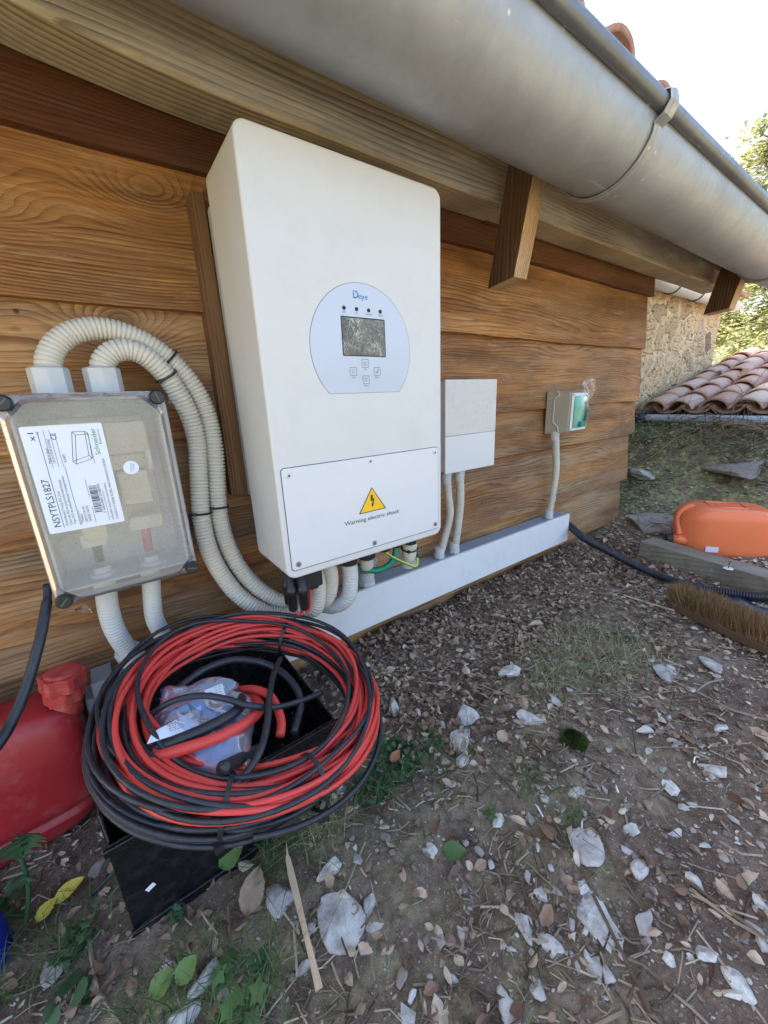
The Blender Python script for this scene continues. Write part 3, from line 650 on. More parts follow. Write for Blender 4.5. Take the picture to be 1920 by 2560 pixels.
for a in (((.036, -.222, -.08), (.041, -.222, -.090), (.055, -.205, -.085), (.072, -.175, -.05)), ((.016, -.212, -.08), (.028, -.214, -.093), (.05, -.19, -.080), (.07, -.165, -.045)), ((.135, -.15, .0), (.145, -.13, -.05), (.15, -.11, -.10), (.20, -.06, -.17))):
    p, _ = spline(a, .004); mb.tube(p, .0030, 10)
mb.build('red_lead', M['redcable'], invr)
# ------------------------------------------------------------------ corrugated conduits
def corr(pts, r, pitch, mat, name='corrugated_conduit', parent=None, depth=.17, seg=20):
    p, q = spline(pts, pitch/6); ph = (q/pitch) % 1
    rr = r*(1-depth*np.where(ph < .30, 1.0, 0)*np.clip(np.minimum(ph, .30-ph)/.06, 0, 1))
    m = MB(); m.smooth = True; m.tube(p, list(rr), seg); return m.build(name, mat, parent), p
def sc3(u, v): return (u/1.728, 780+v/1.728)
def nutm(a, dirv, r, l, parent, mat='nut', seg=8):
    a = Vector(a); dirv = Vector(dirv).normalized(); m = MB(); m.cyl(a, a+dirv*l*.38, r*1.16, r*1.16, seg); m.cyl(a+dirv*l*.38, a+dirv*l, r*1.08, r*1.0, seg*2); return m.build('coupling_nut', M[mat], parent, bevel=.0012)
def tie(pos, d, r, parent):
    d = Vector(d).normalized(); u = d.orthogonal().normalized(); w = d.cross(u); m = MB(); m.smooth = False
    m.tube([Vector(pos)+(u*math.cos(a)+w*math.sin(a))*r for a in np.linspace(0, 2*math.pi, 28)], .0022, 6)
    m.tube([Vector(pos)-d*.003+u*r, Vector(pos)+d*.003+u*r], .004, 4); return m.build('cable_tie', M['black'], parent)
outer = [(210,262),(213,200),(245,138),(310,92),(400,72),(500,82),(600,118),(680,165),(750,222),(820,300),(872,385),(903,470),(922,560),(932,650),(937,740),(943,840),(958,930),(988,1020),(1035,1105),(1095,1175),(1165,1228),(1245,1262),(1320,1268)]
inner = [(440,262),(447,215),(487,175),(550,163),(610,180),(665,220),(712,270),(758,335),(800,405),(830,480),(850,560),(857,650),(861,740),(868,860),(884,960),(912,1050),(955,1130),(1012,1205),(1080,1262),(1155,1300),(1230,1308),(1305,1285)]
def lift(L, ys, ends):
    out = []
    for i, (u, v) in enumerate(L): out.append(S(*sc3(u, v), 'y', np.interp(i/(len(L)-1), *ys)))
    return out+[Vector(e) for e in ends]
po = lift(outer, ([0, .2, .5, .8, 1], [-.075, -.06, -.045, -.06, -.105]), [(.118, -.150, -.118), (.128, -.165, -.060), (.114, -.168, -.006)])
pi_ = lift(inner, ([0, .2, .5, .8, 1], [-.075, -.075, -.05, -.075, -.135]), [(.088, -.158, -.125), (.093, -.170, -.060), (.080, -.168, -.006)])
c1, p1 = corr(po, .0174, .0068, M['conduit']); tag(c1, 'cream corrugated conduit, the outer and taller loop from junction box to inverter', 'conduit', 'corrugated conduits')
c2, p2 = corr(pi_, .0174, .0068, M['conduit']); tag(c2, 'cream corrugated conduit, the inner lower loop from junction box to inverter', 'conduit', 'corrugated conduits')
for c_, p_ in ((c1, p1), (c2, p2)):
    for tgt in (S(*sc3(*(((735, 200) if c_ is c1 else (715, 275)))), 'y', -.06), S(*sc3(*((940, 840) if c_ is c1 else (867, 865))), 'y', -.05)):
        k = int(np.argmin(np.linalg.norm(p_-np.array(tgt), axis=1))); tie(p_[k], p_[k+1]-p_[k-1], .0195, c_)
    s_ = Vector(p_[0]); m = MB(); m.cyl(s_+Vector((0, 0, -.035)), s_+Vector((0, 0, .006)), .0262, .0262, 8); m.cyl(s_+Vector((0, 0, .006)), s_+Vector((0, 0, .008)), .0262, .0225, 8); m.build('coupling_nut', M['nut'], c_, bevel=.0012)
# ------------------------------------------------------------------ transparent junction box
JX0, JX1, JZ0, JZ1, JY = -.336, -.131, .028, .346, -.160
jb = empty('junction_box', ((JX0+JX1)/2, 0, JZ0), 'grey junction box with a transparent cover and large white printed label', 'junction box')
mb = MB(); w = .004; gx_, gy_ = .006, -.105
x0, x1, zz0, zz1 = JX0+gx_, JX1-gx_, JZ0+gx_, JZ1-gx_
mb.box((x0, -.006, zz0), (x1, -.001, zz1))
mb.box((x0, gy_, zz0), (x0+w, -.006, zz1)); mb.box((x1-w, gy_, zz0), (x1, -.006, zz1)); mb.box((x0+w, gy_, zz0), (x1-w, -.006, zz0+w)); mb.box((x0+w, gy_, zz1-w), (x1-w, -.006, zz1))
mb.build('back_box', plain('box grey', (.66, .68, .70), .5, var=.05, dirt=.2), jb)
mb = MB(); mb.box((x0+.02, -.030, zz0+.075), (x1-.02, -.007, zz1-.03)); mb.build('mounting_plate', plain('cream mounting plate', (.82, .78, .62), .6, var=.12), jb, bevel=.01)
mb = MB(); beige = plain('beige fuse holder', (.74, .68, .52), .5, var=.1)
for (xa, xb, za, zb, yb_) in ((-.285, -.250, .105, .150, -.085), (-.272, -.235, .14, .27, -.075), (-.222, -.160, .245, .30, -.07), (-.218, -.172, .155, .215, -.08), (-.215, -.165, .11, .135, -.09), (-.225, -.165, .215, .245, -.06)):
    mb.box((xa, yb_, za), (xb, -.030, zb))
mb.build('fuse_holder', beige, jb, bevel=.004)
mb = MB(); mb.box((-.290, -.082, .095), (-.255, -.079, .118)); mb.box((-.216, -.092, .112), (-.178, -.0895, .132)); mb.box((-.170, -.084, .215), (-.162, -.080, .25)); mb.build('terminal_cover', plain('pale terminal plastic', (.72, .70, .64), .5), jb)
for x, mt in ((-.272, 'blackcable'), (-.196, 'redcable')):
    mb = MB(); mb.smooth = True; mb.cyl((x, -.07, zz0+.03), (x+.002, -.075, .12), .0075); mb.build('cable', M[mt], jb)
    mb = MB(); mb.smooth = True; mb.cyl((x, -.07, zz0+w), (x, -.07, zz0+w+.006), .019, .019, 24); mb.cyl((x, -.07, zz0+w+.006), (x, -.07, zz0+w+.016), .014, .012, 24); mb.build('gland_collar', M['pvc'], jb, shade=False)
# cover: chamfered window plate, thick rounded rim and corner lugs
def octo(x0, z0, x1, z1, c): return [(x0+c, z0), (x1-c, z0), (x1, z0+c), (x1, z1-c), (x1-c, z1), (x0+c, z1), (x0, z1-c), (x0, z0+c)]
mb = MB(); mb.prism(octo(JX0+.012, JZ0+.012, JX1-.012, JZ1-.012, .022), JY, JY+.003); lid = mb.build('transparent_cover', M['clearlid'], jb, bevel=.0008)
mb = MB(); o_, i_ = rrect(JX0, JZ0, JX1, JZ1, .010, 5), octo(JX0+.012, JZ0+.012, JX1-.012, JZ1-.012, .022)
def ring(m, A, ya, B, yb):
    """closed strip between two outlines with different counts"""
    n, k = len(A), len(B); ca = np.array(A).mean(0)
    def resamp(P, N):
        P = np.array(P+[P[0]]); an = np.unwrap(np.arctan2(P[:, 1]-ca[1], P[:, 0]-ca[0])); 
        if an[-1] < an[0]: P = P[::-1]; an = an[::-1]
        th = np.linspace(-math.pi, math.pi, N, endpoint=False); base = an[0]; t2 = (th-base) % (2*math.pi)+base
        # ray / polygon intersection
        out = []
        for t in th:
            d = np.array([math.cos(t), math.sin(t)]); best = None
            for q in range(len(P)-1):
                a, b = P[q]-ca, P[q+1]-ca; e = b-a; den = d[0]*e[1]-d[1]*e[0]
                if abs(den) < 1e-12: continue
                s = (a[0]*e[1]-a[1]*e[0])/den; u = (a[0]*d[1]-a[1]*d[0])/den
                if s > 0 and -1e-6 <= u <= 1+1e-6: best = s if best is None else max(best, s)
            out.append(ca+d*(best or 0))
        return out
    N = 96; a, b = resamp(list(A), N), resamp(list(B), N)
    m.add([(p[0], ya, p[1]) for p in a]+[(p[0], yb, p[1]) for p in b], [(i, (i+1) % N, N+(i+1) % N, N+i) for i in range(N)])
mb.smooth = False
ring(mb, octo(JX0+.012, JZ0+.012, JX1-.012, JZ1-.012, .022), JY, octo(JX0+.007, JZ0+.007, JX1-.007, JZ1-.007, .022), JY+.010)
ring(mb, octo(JX0+.007, JZ0+.007, JX1-.007, JZ1-.007, .022), JY+.010, rrect(JX0+.002, JZ0+.002, JX1-.002, JZ1-.002, .010), JY+.014)
ring(mb, rrect(JX0+.002, JZ0+.002, JX1-.002, JZ1-.002, .010), JY+.014, rrect(JX0, JZ0, JX1, JZ1, .010), JY+.018)
ring(mb, rrect(JX0, JZ0, JX1, JZ1, .010), JY+.018, rrect(JX0, JZ0, JX1, JZ1, .010), gy_)
mb.build('cover_rim', M['clearedge'], lid)
for x, z in ((JX0+.012, JZ0+.010), (JX1-.010, JZ0+.012), (JX1-.012, JZ1-.010), (JX0+.010, JZ1-.012)):
    mb = MB(); mb.cyl((x, JY+.016, z), (x, JY+.004, z), .0115, .0108, 24); mb.cyl((x, JY+.004, z), (x, JY+.002, z), .0108, .009, 24); s_ = mb.build('cover_screw', M['black'], lid)
    mb = MB(); a = rnd.uniform(0, 3.1); dx = Vector((math.cos(a), 0, math.sin(a)))*.0075; strip(mb, Vector((x, JY+.0017, z))-dx, Vector((x, JY+.0017, z))+dx, .0016, (0, 1, 0)); mb.build('screw_slot', M['darkscrew'], s_)
# printed label, text running upwards
LX0, LX1, LZ0, LZ1 = -.3165, -.2235, .148, .302; ly = JY-.0008
mb = MB(); mb.prism(rrect(LX0, LZ0, LX1, LZ1, .003, 4), ly, ly+.0004); lab = mb.build('label', M['label'], lid)
def L(s, t): return Vector((LX0+t*(LX1-LX0), ly-.0003, LZ0+s*(LZ1-LZ0)))
up_, rt_ = Vector((0, 0, 1)), Vector((-1, 0, 0)); H_ = LX1-LX0; W_ = LZ1-LZ0
lt = MB()
def lw(s, h, s0, t, s1=None): letters(lt, s, h, L(s0, t), up_, rt_, None if s1 is None else (s1-s0)*W_)
lw('NSYTPLS1827', .0082, .06, .165, .52); lw('x1', .0066, .87, .150, .945)
for s, t, s0, s1 in (('Polycarbonate Transp PLS cover', .255, .06, .40), ('Couv de PLS en polycarbonate transp', .305, .06, .50), ('Tapa PLS de policarbonato transparente', .355, .06, .53),
                     ('Made in Spain', .26, .66, .80), ('UN 10 TOUR 23 01960', .31, .66, .88), ('R-0409', .445, .66, .73), ('Thalassa', .46, .06, .15), ('UEN1218145', .51, .06, .22), ('SAREL F6701', .56, .06, .22),
                     ('3 606480 218095', .775, .12, .42), ('schneider-electric.com/contact', .86, .04, .42), ('CS30323 F-92506 RUEIL MALMAISON CEDEX', .925, .04, .66), ('13', .21, .93, .95)):
    lw(s, .0030, s0, t, s1)
lw('CE', .0060, .87, .40, .93)
for t, s0, s1, w_ in ((.195, .04, .95, .0006), (.405, .04, .62, .0005), (.265, .62, .96, .0004), (.335, .62, .96, .0004), (.39, .62, .92, .0004), (.42, .04, .20, .0004), (.61, .04, .20, .0005), (.61, .30, .48, .0004), (.80, .04, .35, .0004), (.79, .62, .92, .0004)):
    strip(lt, L(s0, t), L(s1, t), w_, (0, 1, 0))
q = .14
while q < .41:
    w_ = rnd.choice((.006, .010, .016)); a, b = L(q, .63), L(q+w_*.6, .735); a.y = b.y = ly-.0003
    lt.add([(a.x, a.y, a.z), (b.x, a.y, a.z), (b.x, a.y, b.z), (a.x, a.y, b.z)], [(0, 1, 2, 3)]); q += w_*.6+rnd.choice((.004, .007))
bxp = [(.66, .52), (.93, .60), (.93, .76), (.70, .74)]; bx2 = [(s-.03, t+.035) for s, t in bxp]
for P_ in (bxp, bx2):
    for k in range(4): strip(lt, L(*P_[k]), L(*P_[(k+1) % 4]), .0006, (0, 1, 0))
for k in range(4): strip(lt, L(*bxp[k]), L(*bx2[k]), .0006, (0, 1, 0))
lt.build('print', M['ink'], lab)
lt = MB(); lw('Schneider', .0062, .70, .895, .955); lw('Electric', .0032, .80, .945, .94); lt.build('green_logo', M['greenink'], lab)
mb = MB(); mb.cyl((-.199, ly+.0004, .231), (-.199, ly, .231), .0105, seg=28); st_ = mb.build('round_sticker', M['label'], lid)
lt = MB(); letters(lt, 'CONTROLE', .0022, (-.200, ly-.0003, .224), (.25, 0, .97), (-.97, 0, .25), .014); letters(lt, 'VISUEL', .0022, (-.196, ly-.0003, .226), (.25, 0, .97), (-.97, 0, .25), .011); lt.build('print', M['blueink'], st_)
def scrap(name, pts, label, parent=None, mat='film'):
    m = MB(); n = 7
    a, b, c, d = [Vector(p) for p in pts]; vs = []; m.smooth = True
    for i in range(n):
        for j in range(n):
            u, v = i/(n-1), j/(n-1); p = a*(1-u)*(1-v)+b*u*(1-v)+c*u*v+d*(1-u)*v
            p = p+Vector(mnoise.noise_vector(p*90))*.006; vs.append(p)
    fs = [(i*n+j, (i+1)*n+j, (i+1)*n+j+1, i*n+j+1) for i in range(n-1) for j in range(n-1)]; m.add(vs, fs); return m.build(name, M[mat], parent)
scrap('film_remnant', [(-.137, -.148, .350), (-.118, -.148, .335), (-.108, -.15, .315), (-.130, -.148, .318)], '', lid)
scrap('film_remnant', [(-.322, -.150, .026), (-.300, -.150, .022), (-.292, -.152, .006), (-.305, -.15, .008)], '', lid)
# ------------------------------------------------------------------ cable trunking along the wall foot
TX0, TX1, TY0, TZ0, TZ1 = -.300, 1.314, -.070, -.300, -.180
trk = empty('cable_trunking', (.5, -.035, TZ0), 'long white cable trunking with grey top running along the shed foot', 'trunking')
mb = MB(); mb.box((TX0, TY0+.004, TZ0+.003), (TX1-.004, -.001, TZ1-.004)); mb.build('base_channel', M['pvcgrey'], trk, bevel=.0015)
mb = MB(); mb.box((TX0, TY0, TZ0), (TX1, TY0+.0035, TZ1)); mb.box((TX0, TY0+.0036, TZ1-.003), (TX1-.001, TY0+.011, TZ1-.0004)); mb.box((TX1-.0035, TY0+.0036, TZ0+.001), (TX1-.0005, -.002, TZ1-.0035)); mb.build('cover', M['pvc'], trk, bevel=.001)
mb = MB(); mb.box((TX0-.035, -.062, -.235), (TX0-.001, -.002, -.172)); mb.box((TX0-.050, -.055, -.27), (TX0-.036, -.002, -.205)); mb.build('end_elbow', M['pvcgrey'], trk, bevel=.002)
def wallconduit(top, mids, bot, r, label, mat='conduit', nt=True, nb=True, pitch=.0052, nr=1.0):
    c_, p_ = corr([top]+mids+[bot], r, pitch*1.15, M[mat], depth=.30); tag(c_, label, 'conduit', 'corrugated conduits')
    if nt: d = Vector(p_[5]-p_[0]); nutm(Vector(p_[0])-d.normalized()*.004, (0, 0, -1), r*1.12*nr, .034, c_)
    if nb: nutm(Vector(p_[-1]), (0, 0, 1), r*1.15*nr, .036, c_)
    return c_, p_
zt = TZ1-.003
wallconduit((.615, -.040, .088), [(.622, -.040, .02), (.634, -.036, -.05), (.612, -.036, -.12)], (.583, -.040, zt), .0125, 'thin cream conduit under the small white box, nearer the inverter')
wallconduit((.672, -.040, .088), [(.677, -.040, .0), (.672, -.036, -.09)], (.652, -.040, zt), .0135, 'thin cream conduit under the small white box, farther from the inverter')
wallconduit((1.205, -.040, .165), [(1.222, -.038, .09), (1.238, -.036, .01), (1.230, -.036, -.08)], (1.205, -.040, zt), .0135, 'thin cream conduit rising from the trunking to the socket box')
# from the junction box down to the trunking
q1 = [S(*sc3(458, 1200), 'y', -.065), S(*sc3(470, 1290), 'y', -.06), S(*sc3(500, 1380), 'y', -.055), S(*sc3(560, 1475), 'y', -.045)]
cA, pA = corr([(-.272, -.068, .038)]+[(-.274, -.066, .015)]+q1[1:], .0172, .0062, M['conduitgrey']); tag(cA, 'pale corrugated conduit from the junction box base, nearer the red can', 'conduit', 'corrugated conduits')
d_ = Vector(pA[-1]-pA[-8]).normalized(); m = MB(); m.cyl(Vector(pA[-1])-d_*.012, Vector(pA[-1])+d_*.02, .0235, .0235, 10); m.cyl(Vector(pA[-1])+d_*.02, Vector(pA[-1])+d_*.045, .021, .021, 16); m.build('coupling_nut', M['conduitgrey'], cA, bevel=.001)
cB, pB = corr([(-.200, -.068, .038), (-.203, -.066, .01), S(*sc3(665, 1310), 'y', -.06), S(*sc3(700, 1390), 'y', -.055), S(*sc3(735, 1500), 'y', -.045)], .0160, .0062, M['conduitgrey']); tag(cB, 'pale corrugated conduit from the junction box base, nearer the inverter', 'conduit', 'corrugated conduits')
# between the inverter and the trunking
cC, pC = corr([(.173, -.172, -.035), (.174, -.172, -.075), (.166, -.165, -.125), (.142, -.135, -.152), (.112, -.095, -.150), (.085, -.055, -.165), (.078, -.04, -.19)], .0185, .0072, M['conduitgrey']); tag(cC, 'white corrugated conduit bending back from the inverter middle black gland', 'conduit', 'corrugated conduits')
cD, pD = corr([(.222, -.172, -.034), (.235, -.150, -.068), (.28, -.10, -.085), (.305, -.055, -.115), (.300, -.042, -.185)], .0170, .0072, M['conduit']); tag(cD, 'cream corrugated conduit hidden behind the green cable', 'conduit', 'corrugated conduits')
nutm((.300, -.040, zt), (0, 0, 1), .021, .040, cD)
cE, pE = corr([(.345, -.182, -.028), (.346, -.178, -.055), (.352, -.165, -.095)], .0190, .0066, M['conduit']); tag(cE, 'short cut cream conduit stub under the last inverter gland', 'conduit', 'corrugated conduits')
tie(pE[15], pE[16]-pE[14], .0205, cE)
mb = MB(); mb.smooth = True; p, _ = spline([(.303, -.178, -.022), (.300, -.182, -.045), (.280, -.180, -.072), (.245, -.165, -.080), (.212, -.140, -.068), (.18, -.10, -.06)], .004); mb.tube(p, .0085, 14); tag(mb.build('green_cable', M['green'], None), 'thick green cable looping under the inverter between black glands', 'cable')
mb = MB(); mb.smooth = True; p, _ = spline([(.268, -.176, -.028), (.280, -.188, -.045), (.318, -.200, -.072), (.345, -.205, -.085), (.362, -.190, -.06), (.366, -.170, -.01)], .003)
mb.tube(p, .0030, 8); ew = mb.build('earth_wire', M['yellow'], None); tag(ew, 'thin yellow and green earth wire hooked under the inverter glands', 'wire')
mb = MB(); mb.smooth = True; mb.tube([q_+np.array((0, -.0014, -.0014)) for q_ in p[:int(len(p)*.7)]], .0022, 8); mb.build('green_stripe', M['green'], ew)
mb = MB(); mb.smooth = True; mb.tube(p[int(len(p)*.66):], .0033, 8); mb.build('black_sleeve', M['blackcable'], ew)
gl = empty('cable_gland', (.185, -.045, zt), 'grey cable gland on the trunking with a red cable entering it', 'cable gland')
gland(.185, -.045, .0135, .030, gl, True, 'gland_body', zt, 'nut', True)
mb = MB(); mb.smooth = True; mb.tube([(.185, -.045, zt+.02), (.180, -.055, zt+.055), (.170, -.09, zt+.095)], .0055, 10); mb.build('red_cable', M['redcable'], gl)
# ------------------------------------------------------------------ small white enclosure
bx0, bx1, bz0, bz1, by = .582, .806, .094, .363, -.068
db = empty('small_enclosure', (.69, 0, bz0), 'small white enclosure box beside the inverter, upper half covered in film', 'electrical box')
mb = MB(); mb.box((bx0+.006, by+.008, bz0+.004), (bx1-.006, -.001, bz1-.004)); mb.build('back_box', M['pvc'], db, bevel=.002)
mb = MB(); mb.box((bx0, by, .2055), (bx1, by+.0075, bz1)); lid2 = mb.build('upper_cover', M['whitepanel'], db, bevel=.0015)
mb = MB(); mb.box((bx0, by, bz0), (bx1, by+.0075, .2045)); mb.build('lower_cover', M['whitepanel'], db, bevel=.0015)
mb = MB(); n1, n2 = 44, 34; vs = []; mb.smooth = True
for i in range(n1):
    for j in range(n2):
        u, v = i/(n1-1), j/(n2-1); x = bx0+.003+u*(bx1-bx0-.006); z = .209+v*(bz1-.212); e = min(1, 8*min(u, 1-u, v, 1-v))
        r1 = 1-abs(mnoise.noise(Vector((x*26+z*40, z*75-x*30, 1.3))))*2; r2 = 1-abs(mnoise.noise(Vector((x*60, z*38+x*25, 7.3))))*2
        vs.append((x, by-.0006-.0016*e*(max(0, r1)**4+.6*max(0, r2)**5), z))
mb.add(vs, [(i*n2+j, i*n2+j+1, (i+1)*n2+j+1, (i+1)*n2+j)[::-1] for i in range(n1-1) for j in range(n2-1)]); mb.build('protective_film', M['film'], lid2)
# ------------------------------------------------------------------ socket box with green flap
sk = empty('socket_box', (1.25, 0, .16), 'beige outdoor socket box with a green flap under loose plastic film', 'socket')
sx0, sx1 = 1.190, 1.335; yf = -.092
mb = MB(); mb.add([(sx0, -.001, .158), (sx0+.004, yf+.012, .166), (sx0+.012, yf, .172), (sx0+.012, yf, .310), (sx0+.004, yf+.012, .316), (sx0, -.001, .322), (sx1, -.001, .158), (sx1-.004, yf+.012, .166), (sx1-.012, yf, .172), (sx1-.012, yf, .310), (sx1-.004, yf+.012, .316), (sx1, -.001, .322)],
   [(0, 1, 2, 3, 4, 5), (11, 10, 9, 8, 7, 6), (0, 6, 7, 1), (1, 7, 8, 2), (2, 8, 9, 3), (3, 9, 10, 4), (4, 10, 11, 5), (5, 11, 6, 0)]); bd = mb.build('housing', M['socketbody'], sk, bevel=.004)
mb = MB(); mb.box((sx0+.014, yf-.006, .172), (sx1-.014, yf-.0005, .310)); fp = mb.build('face_frame', M['socketface'], sk, bevel=.003)
mb = MB(); mb.smooth = True; pth = [(sx0-.0008, -.045, .322), (sx0-.0008, -.055, .306), (sx0-.0002, -.035, .29), (sx0-.0002, -.035, .206), (sx0, -.055, .188), (sx0+.001, -.060, .166)]
mb.tube(pth, .0018, 8); mb.build('moulding_line', M['socketface'], bd)
mb = MB(); n = 14; vs = []; 
for i in range(n+1):
    z = .182+.118*i/n; b_ = .010*math.sin(math.pi*i/n)**.7; 
    for x in (sx0+.026, sx1-.026): vs.append((x, yf-.0065-b_, z))
for i in range(n+1):
    for x in (sx0+.026, sx1-.026): vs.append((x, yf-.0064, .182+.118*i/n))
m0 = 2*(n+1); fs = [(2*i, 2*i+1, 2*i+3, 2*i+2) for i in range(n)]+[(2*i, 2*i+2, m0+2*i+2, m0+2*i) for i in range(n)]+[(2*i+1, m0+2*i+1, m0+2*i+3, 2*i+3) for i in range(n)]
mb.smooth = True; mb.add(vs, fs); mb.build('green_flap', M['greenglass'], fp)
mb = MB(); mb.smooth = True; mb.cyl((1.262, yf-.0064, .235), (1.262, yf-.009, .235), .024, seg=24); mb.box((1.245, yf-.024, .186), (1.281, yf-.012, .205)); mb.build('socket_insert', plain('dark green plastic', (.02, .22, .16), .4), fp, shade=False)
for x, z in ((sx0+.020, .304), (sx1-.020, .304), (sx0+.020, .178), (sx1-.020, .178)): 
    mb = MB(); mb.cyl((x, yf-.006, z), (x, yf-.007, z), .003, seg=12); mb.build('screw', M['darkscrew'], fp)
mb = MB(); mb.smooth = True; n1, n2 = 16, 30; vs = []
for i in range(n1):
    for j in range(n2):
        a = 2*math.pi*j/n2; r_ = .001+.036*i/(n1-1); p = Vector((1.320+r_*1.3*math.cos(a), yf-.004, .325+r_*math.sin(a)*1.1)); p += Vector(mnoise.noise_vector(p*60))*.010; vs.append(p)
mb.add(vs, [(i*n2+j, i*n2+(j+1) % n2, (i+1)*n2+(j+1) % n2, (i+1)*n2+j) for i in range(n1-1) for j in range(n2)]); mb.build('loose_film', M['loosefilm'], fp)
# ------------------------------------------------------------------ black corrugated pipe leaving the trunking
pp = [(TX1-.001, -.035, -.235), (1.345, -.045, -.238), D(1262, 1162, 'z', -.262), D(1300, 1183, 'z', -.30), D(1400, 1234, 'z', -.378), D(1500, 1268, 'z', -.388), D(1600, 1285, 'z', -.385), D(1659, 1290, 'z', -.385), D(1800, 1290, 'z', -.385)]
cP, pP = corr(pp[1:], .0155, .0075, M['blackcable'], 'corrugated_pipe', depth=.30); tag(cP, 'black corrugated pipe running from the trunking end across the ground', 'pipe')
mb = MB(); mb.smooth = True; mb.tube([pp[0], pp[1], pP[6]], .0125, 16); mb.build('inner_sleeve', plain('brown sleeve', (.16, .07, .05), .5), cP)
mb = MB(); mb.smooth = True; mb.cyl(pP[0]-np.array((.004, 0, 0)), pP[3], .0162, seg=18); mb.build('pipe_end_ring', plain('pinkish ring', (.6, .42, .36), .5), cP)
# ------------------------------------------------------------------ cable coil
def coil_z(x, y): return -.132+.158*y-.199*x
CN = Vector((.199, -.158, 1)).normalized()
CC = Vector((-.116, -.316))
def coilpt(a, r, dx=0, dy=0, h=0):
    x = CC.x+dx+r*1.0*math.cos(a); y = CC.y+dy+r*.975*math.sin(a); n = CN
    return Vector((x, y, coil_z(x, y)))+n*h
coil = empty('cable_coil', (CC.x, CC.y, -.25), 'big tied coil of red and black cable leaning on the black crate', 'cable coil')
def loops(name, mat, spec, rad):
    m = MB(); m.smooth = True
    for (r, dx, dy, h, wob, ph) in spec:
        pts = []
        for k in range(73):
            a = 2*math.pi*k/72
            pts.append(coilpt(a, r+wob*math.sin(a*2+ph)+wob*.6*math.sin(3*a+ph*1.7), dx, dy, h+.009*math.sin(a+ph*3.1)+.006*math.sin(a*2+ph*2.3)+.003*math.sin(a*5+ph)))
        vs = m; vs.tube(pts, rad, 10, cap=False)
    return m.build(name, M[mat], coil)
R1 = random.Random(11); blk = []; red = []
for k in range(17): blk.append((.182+.0010*k+R1.uniform(-.002, .002), -.010+R1.uniform(-.004, .003), .002+R1.uniform(-.004, .004), -.022+.0042*(k % 6), R1.uniform(.002, .006), R1.uniform(0, 6)))
for k in range(15): blk.append((R1.uniform(.154, .198), R1.uniform(-.006, .012), R1.uniform(-.010, .010), R1.uniform(.008, .046), R1.uniform(.003, .009), R1.uniform(0, 6)))
for k in range(15): red.append((.150+.0033*k+R1.uniform(-.003, .003), .006+R1.uniform(-.004, .016), R1.uniform(-.010, .008), .014+.006*(k % 4), R1.uniform(.003, .008), R1.uniform(0, 6)))
for k in range(13): red.append((R1.uniform(.170, .200), R1.uniform(.002, .010), R1.uniform(-.006, .000), R1.uniform(.006, .036), R1.uniform(.002, .007), R1.uniform(0, 6)))
loops('black_cable', 'blackcable', blk, .0035); loops('red_cable', 'redcable', red, .0037)
def cabl(name, mat, pts, r, parent=None):
    m = MB(); m.smooth = True; p, _ = spline(pts, .006); m.tube(p, r, 12); return m.build(name, M[mat], parent)
def cs(u, v, h):   # from the enlarged view of the coil centre, h above the coil plane
    px, py = 300+u/3.77, 1620+v/3.77; d = _fw+(px-960)/FPX*_r-(py-1280)/FPX*_u
    t = (-.132+h+.158*CP[1]-.199*CP[0]-CP[2])/(d[2]-.158*d[1]+.199*d[0]); return Vector(CP+t*d)
cabl('thick_red_cable', 'redcable', [cs(120, 1010, .014), cs(300, 1035, .022), cs(600, 950, .04), cs(900, 850, .045), cs(1180, 710, .04), cs(1310, 590, .028), cs(1290, 500, .015), cs(1200, 450, .0)], .0078, coil)
cabl('thick_red_cable', 'redcable', [cs(1100, 400, .0), cs(1250, 390, .02), cs(1400, 440, .028), cs(1480, 560, .025), cs(1520, 700, .02), cs(1510, 830, .015)], .0068, coil)
cabl('thick_black_cable', 'blackcable', [cs(130, 960, .010), cs(300, 960, .022), cs(600, 850, .04), cs(850, 740, .046), cs(1050, 630, .042), cs(1135, 540, .034), cs(1130, 460, .02), cs(1060, 420, .006)], .0082, coil)
cabl('thick_black_cable', 'blackcable', [cs(960, 1135, .05), cs(1080, 1075, .035), cs(1200, 1010, .012), cs(1300, 960, -.01)], .0085, coil)
cabl('loose_black_cable', 'blackcable', [cs(150, 720, .012), cs(300, 620, .030), cs(500, 500, .05), cs(750, 450, .056), cs(1000, 480, .056), cs(1200, 540, .05), cs(1450, 560, .035), cs(1700, 500, .02), cs(1900, 420, .015)], .0046, coil)
cabl('loose_black_cable', 'blackcable', [cs(1510, 100, .02), cs(1450, 240, .04), cs(1410, 450, .048), cs(1390, 700, .048), cs(1330, 950, .045), cs(1200, 1170, .035), cs(1050, 1320, .025)], .0050, coil)
cabl('loose_black_cable', 'blackcable', [cs(500, 420, .005), cs(800, 200, .015), cs(1100, 110, .02), cs(1400, 160, .022), cs(1600, 300, .02), cs(1700, 500, .015), cs(1640, 800, .01)], .0062, coil)
cabl('loose_black_cable', 'blackcable', [coilpt(a, .212, .006, -.003, .0+.01*math.sin(a*2)) for a in np.linspace(-1.9, 1.7, 30)], .0040, coil)
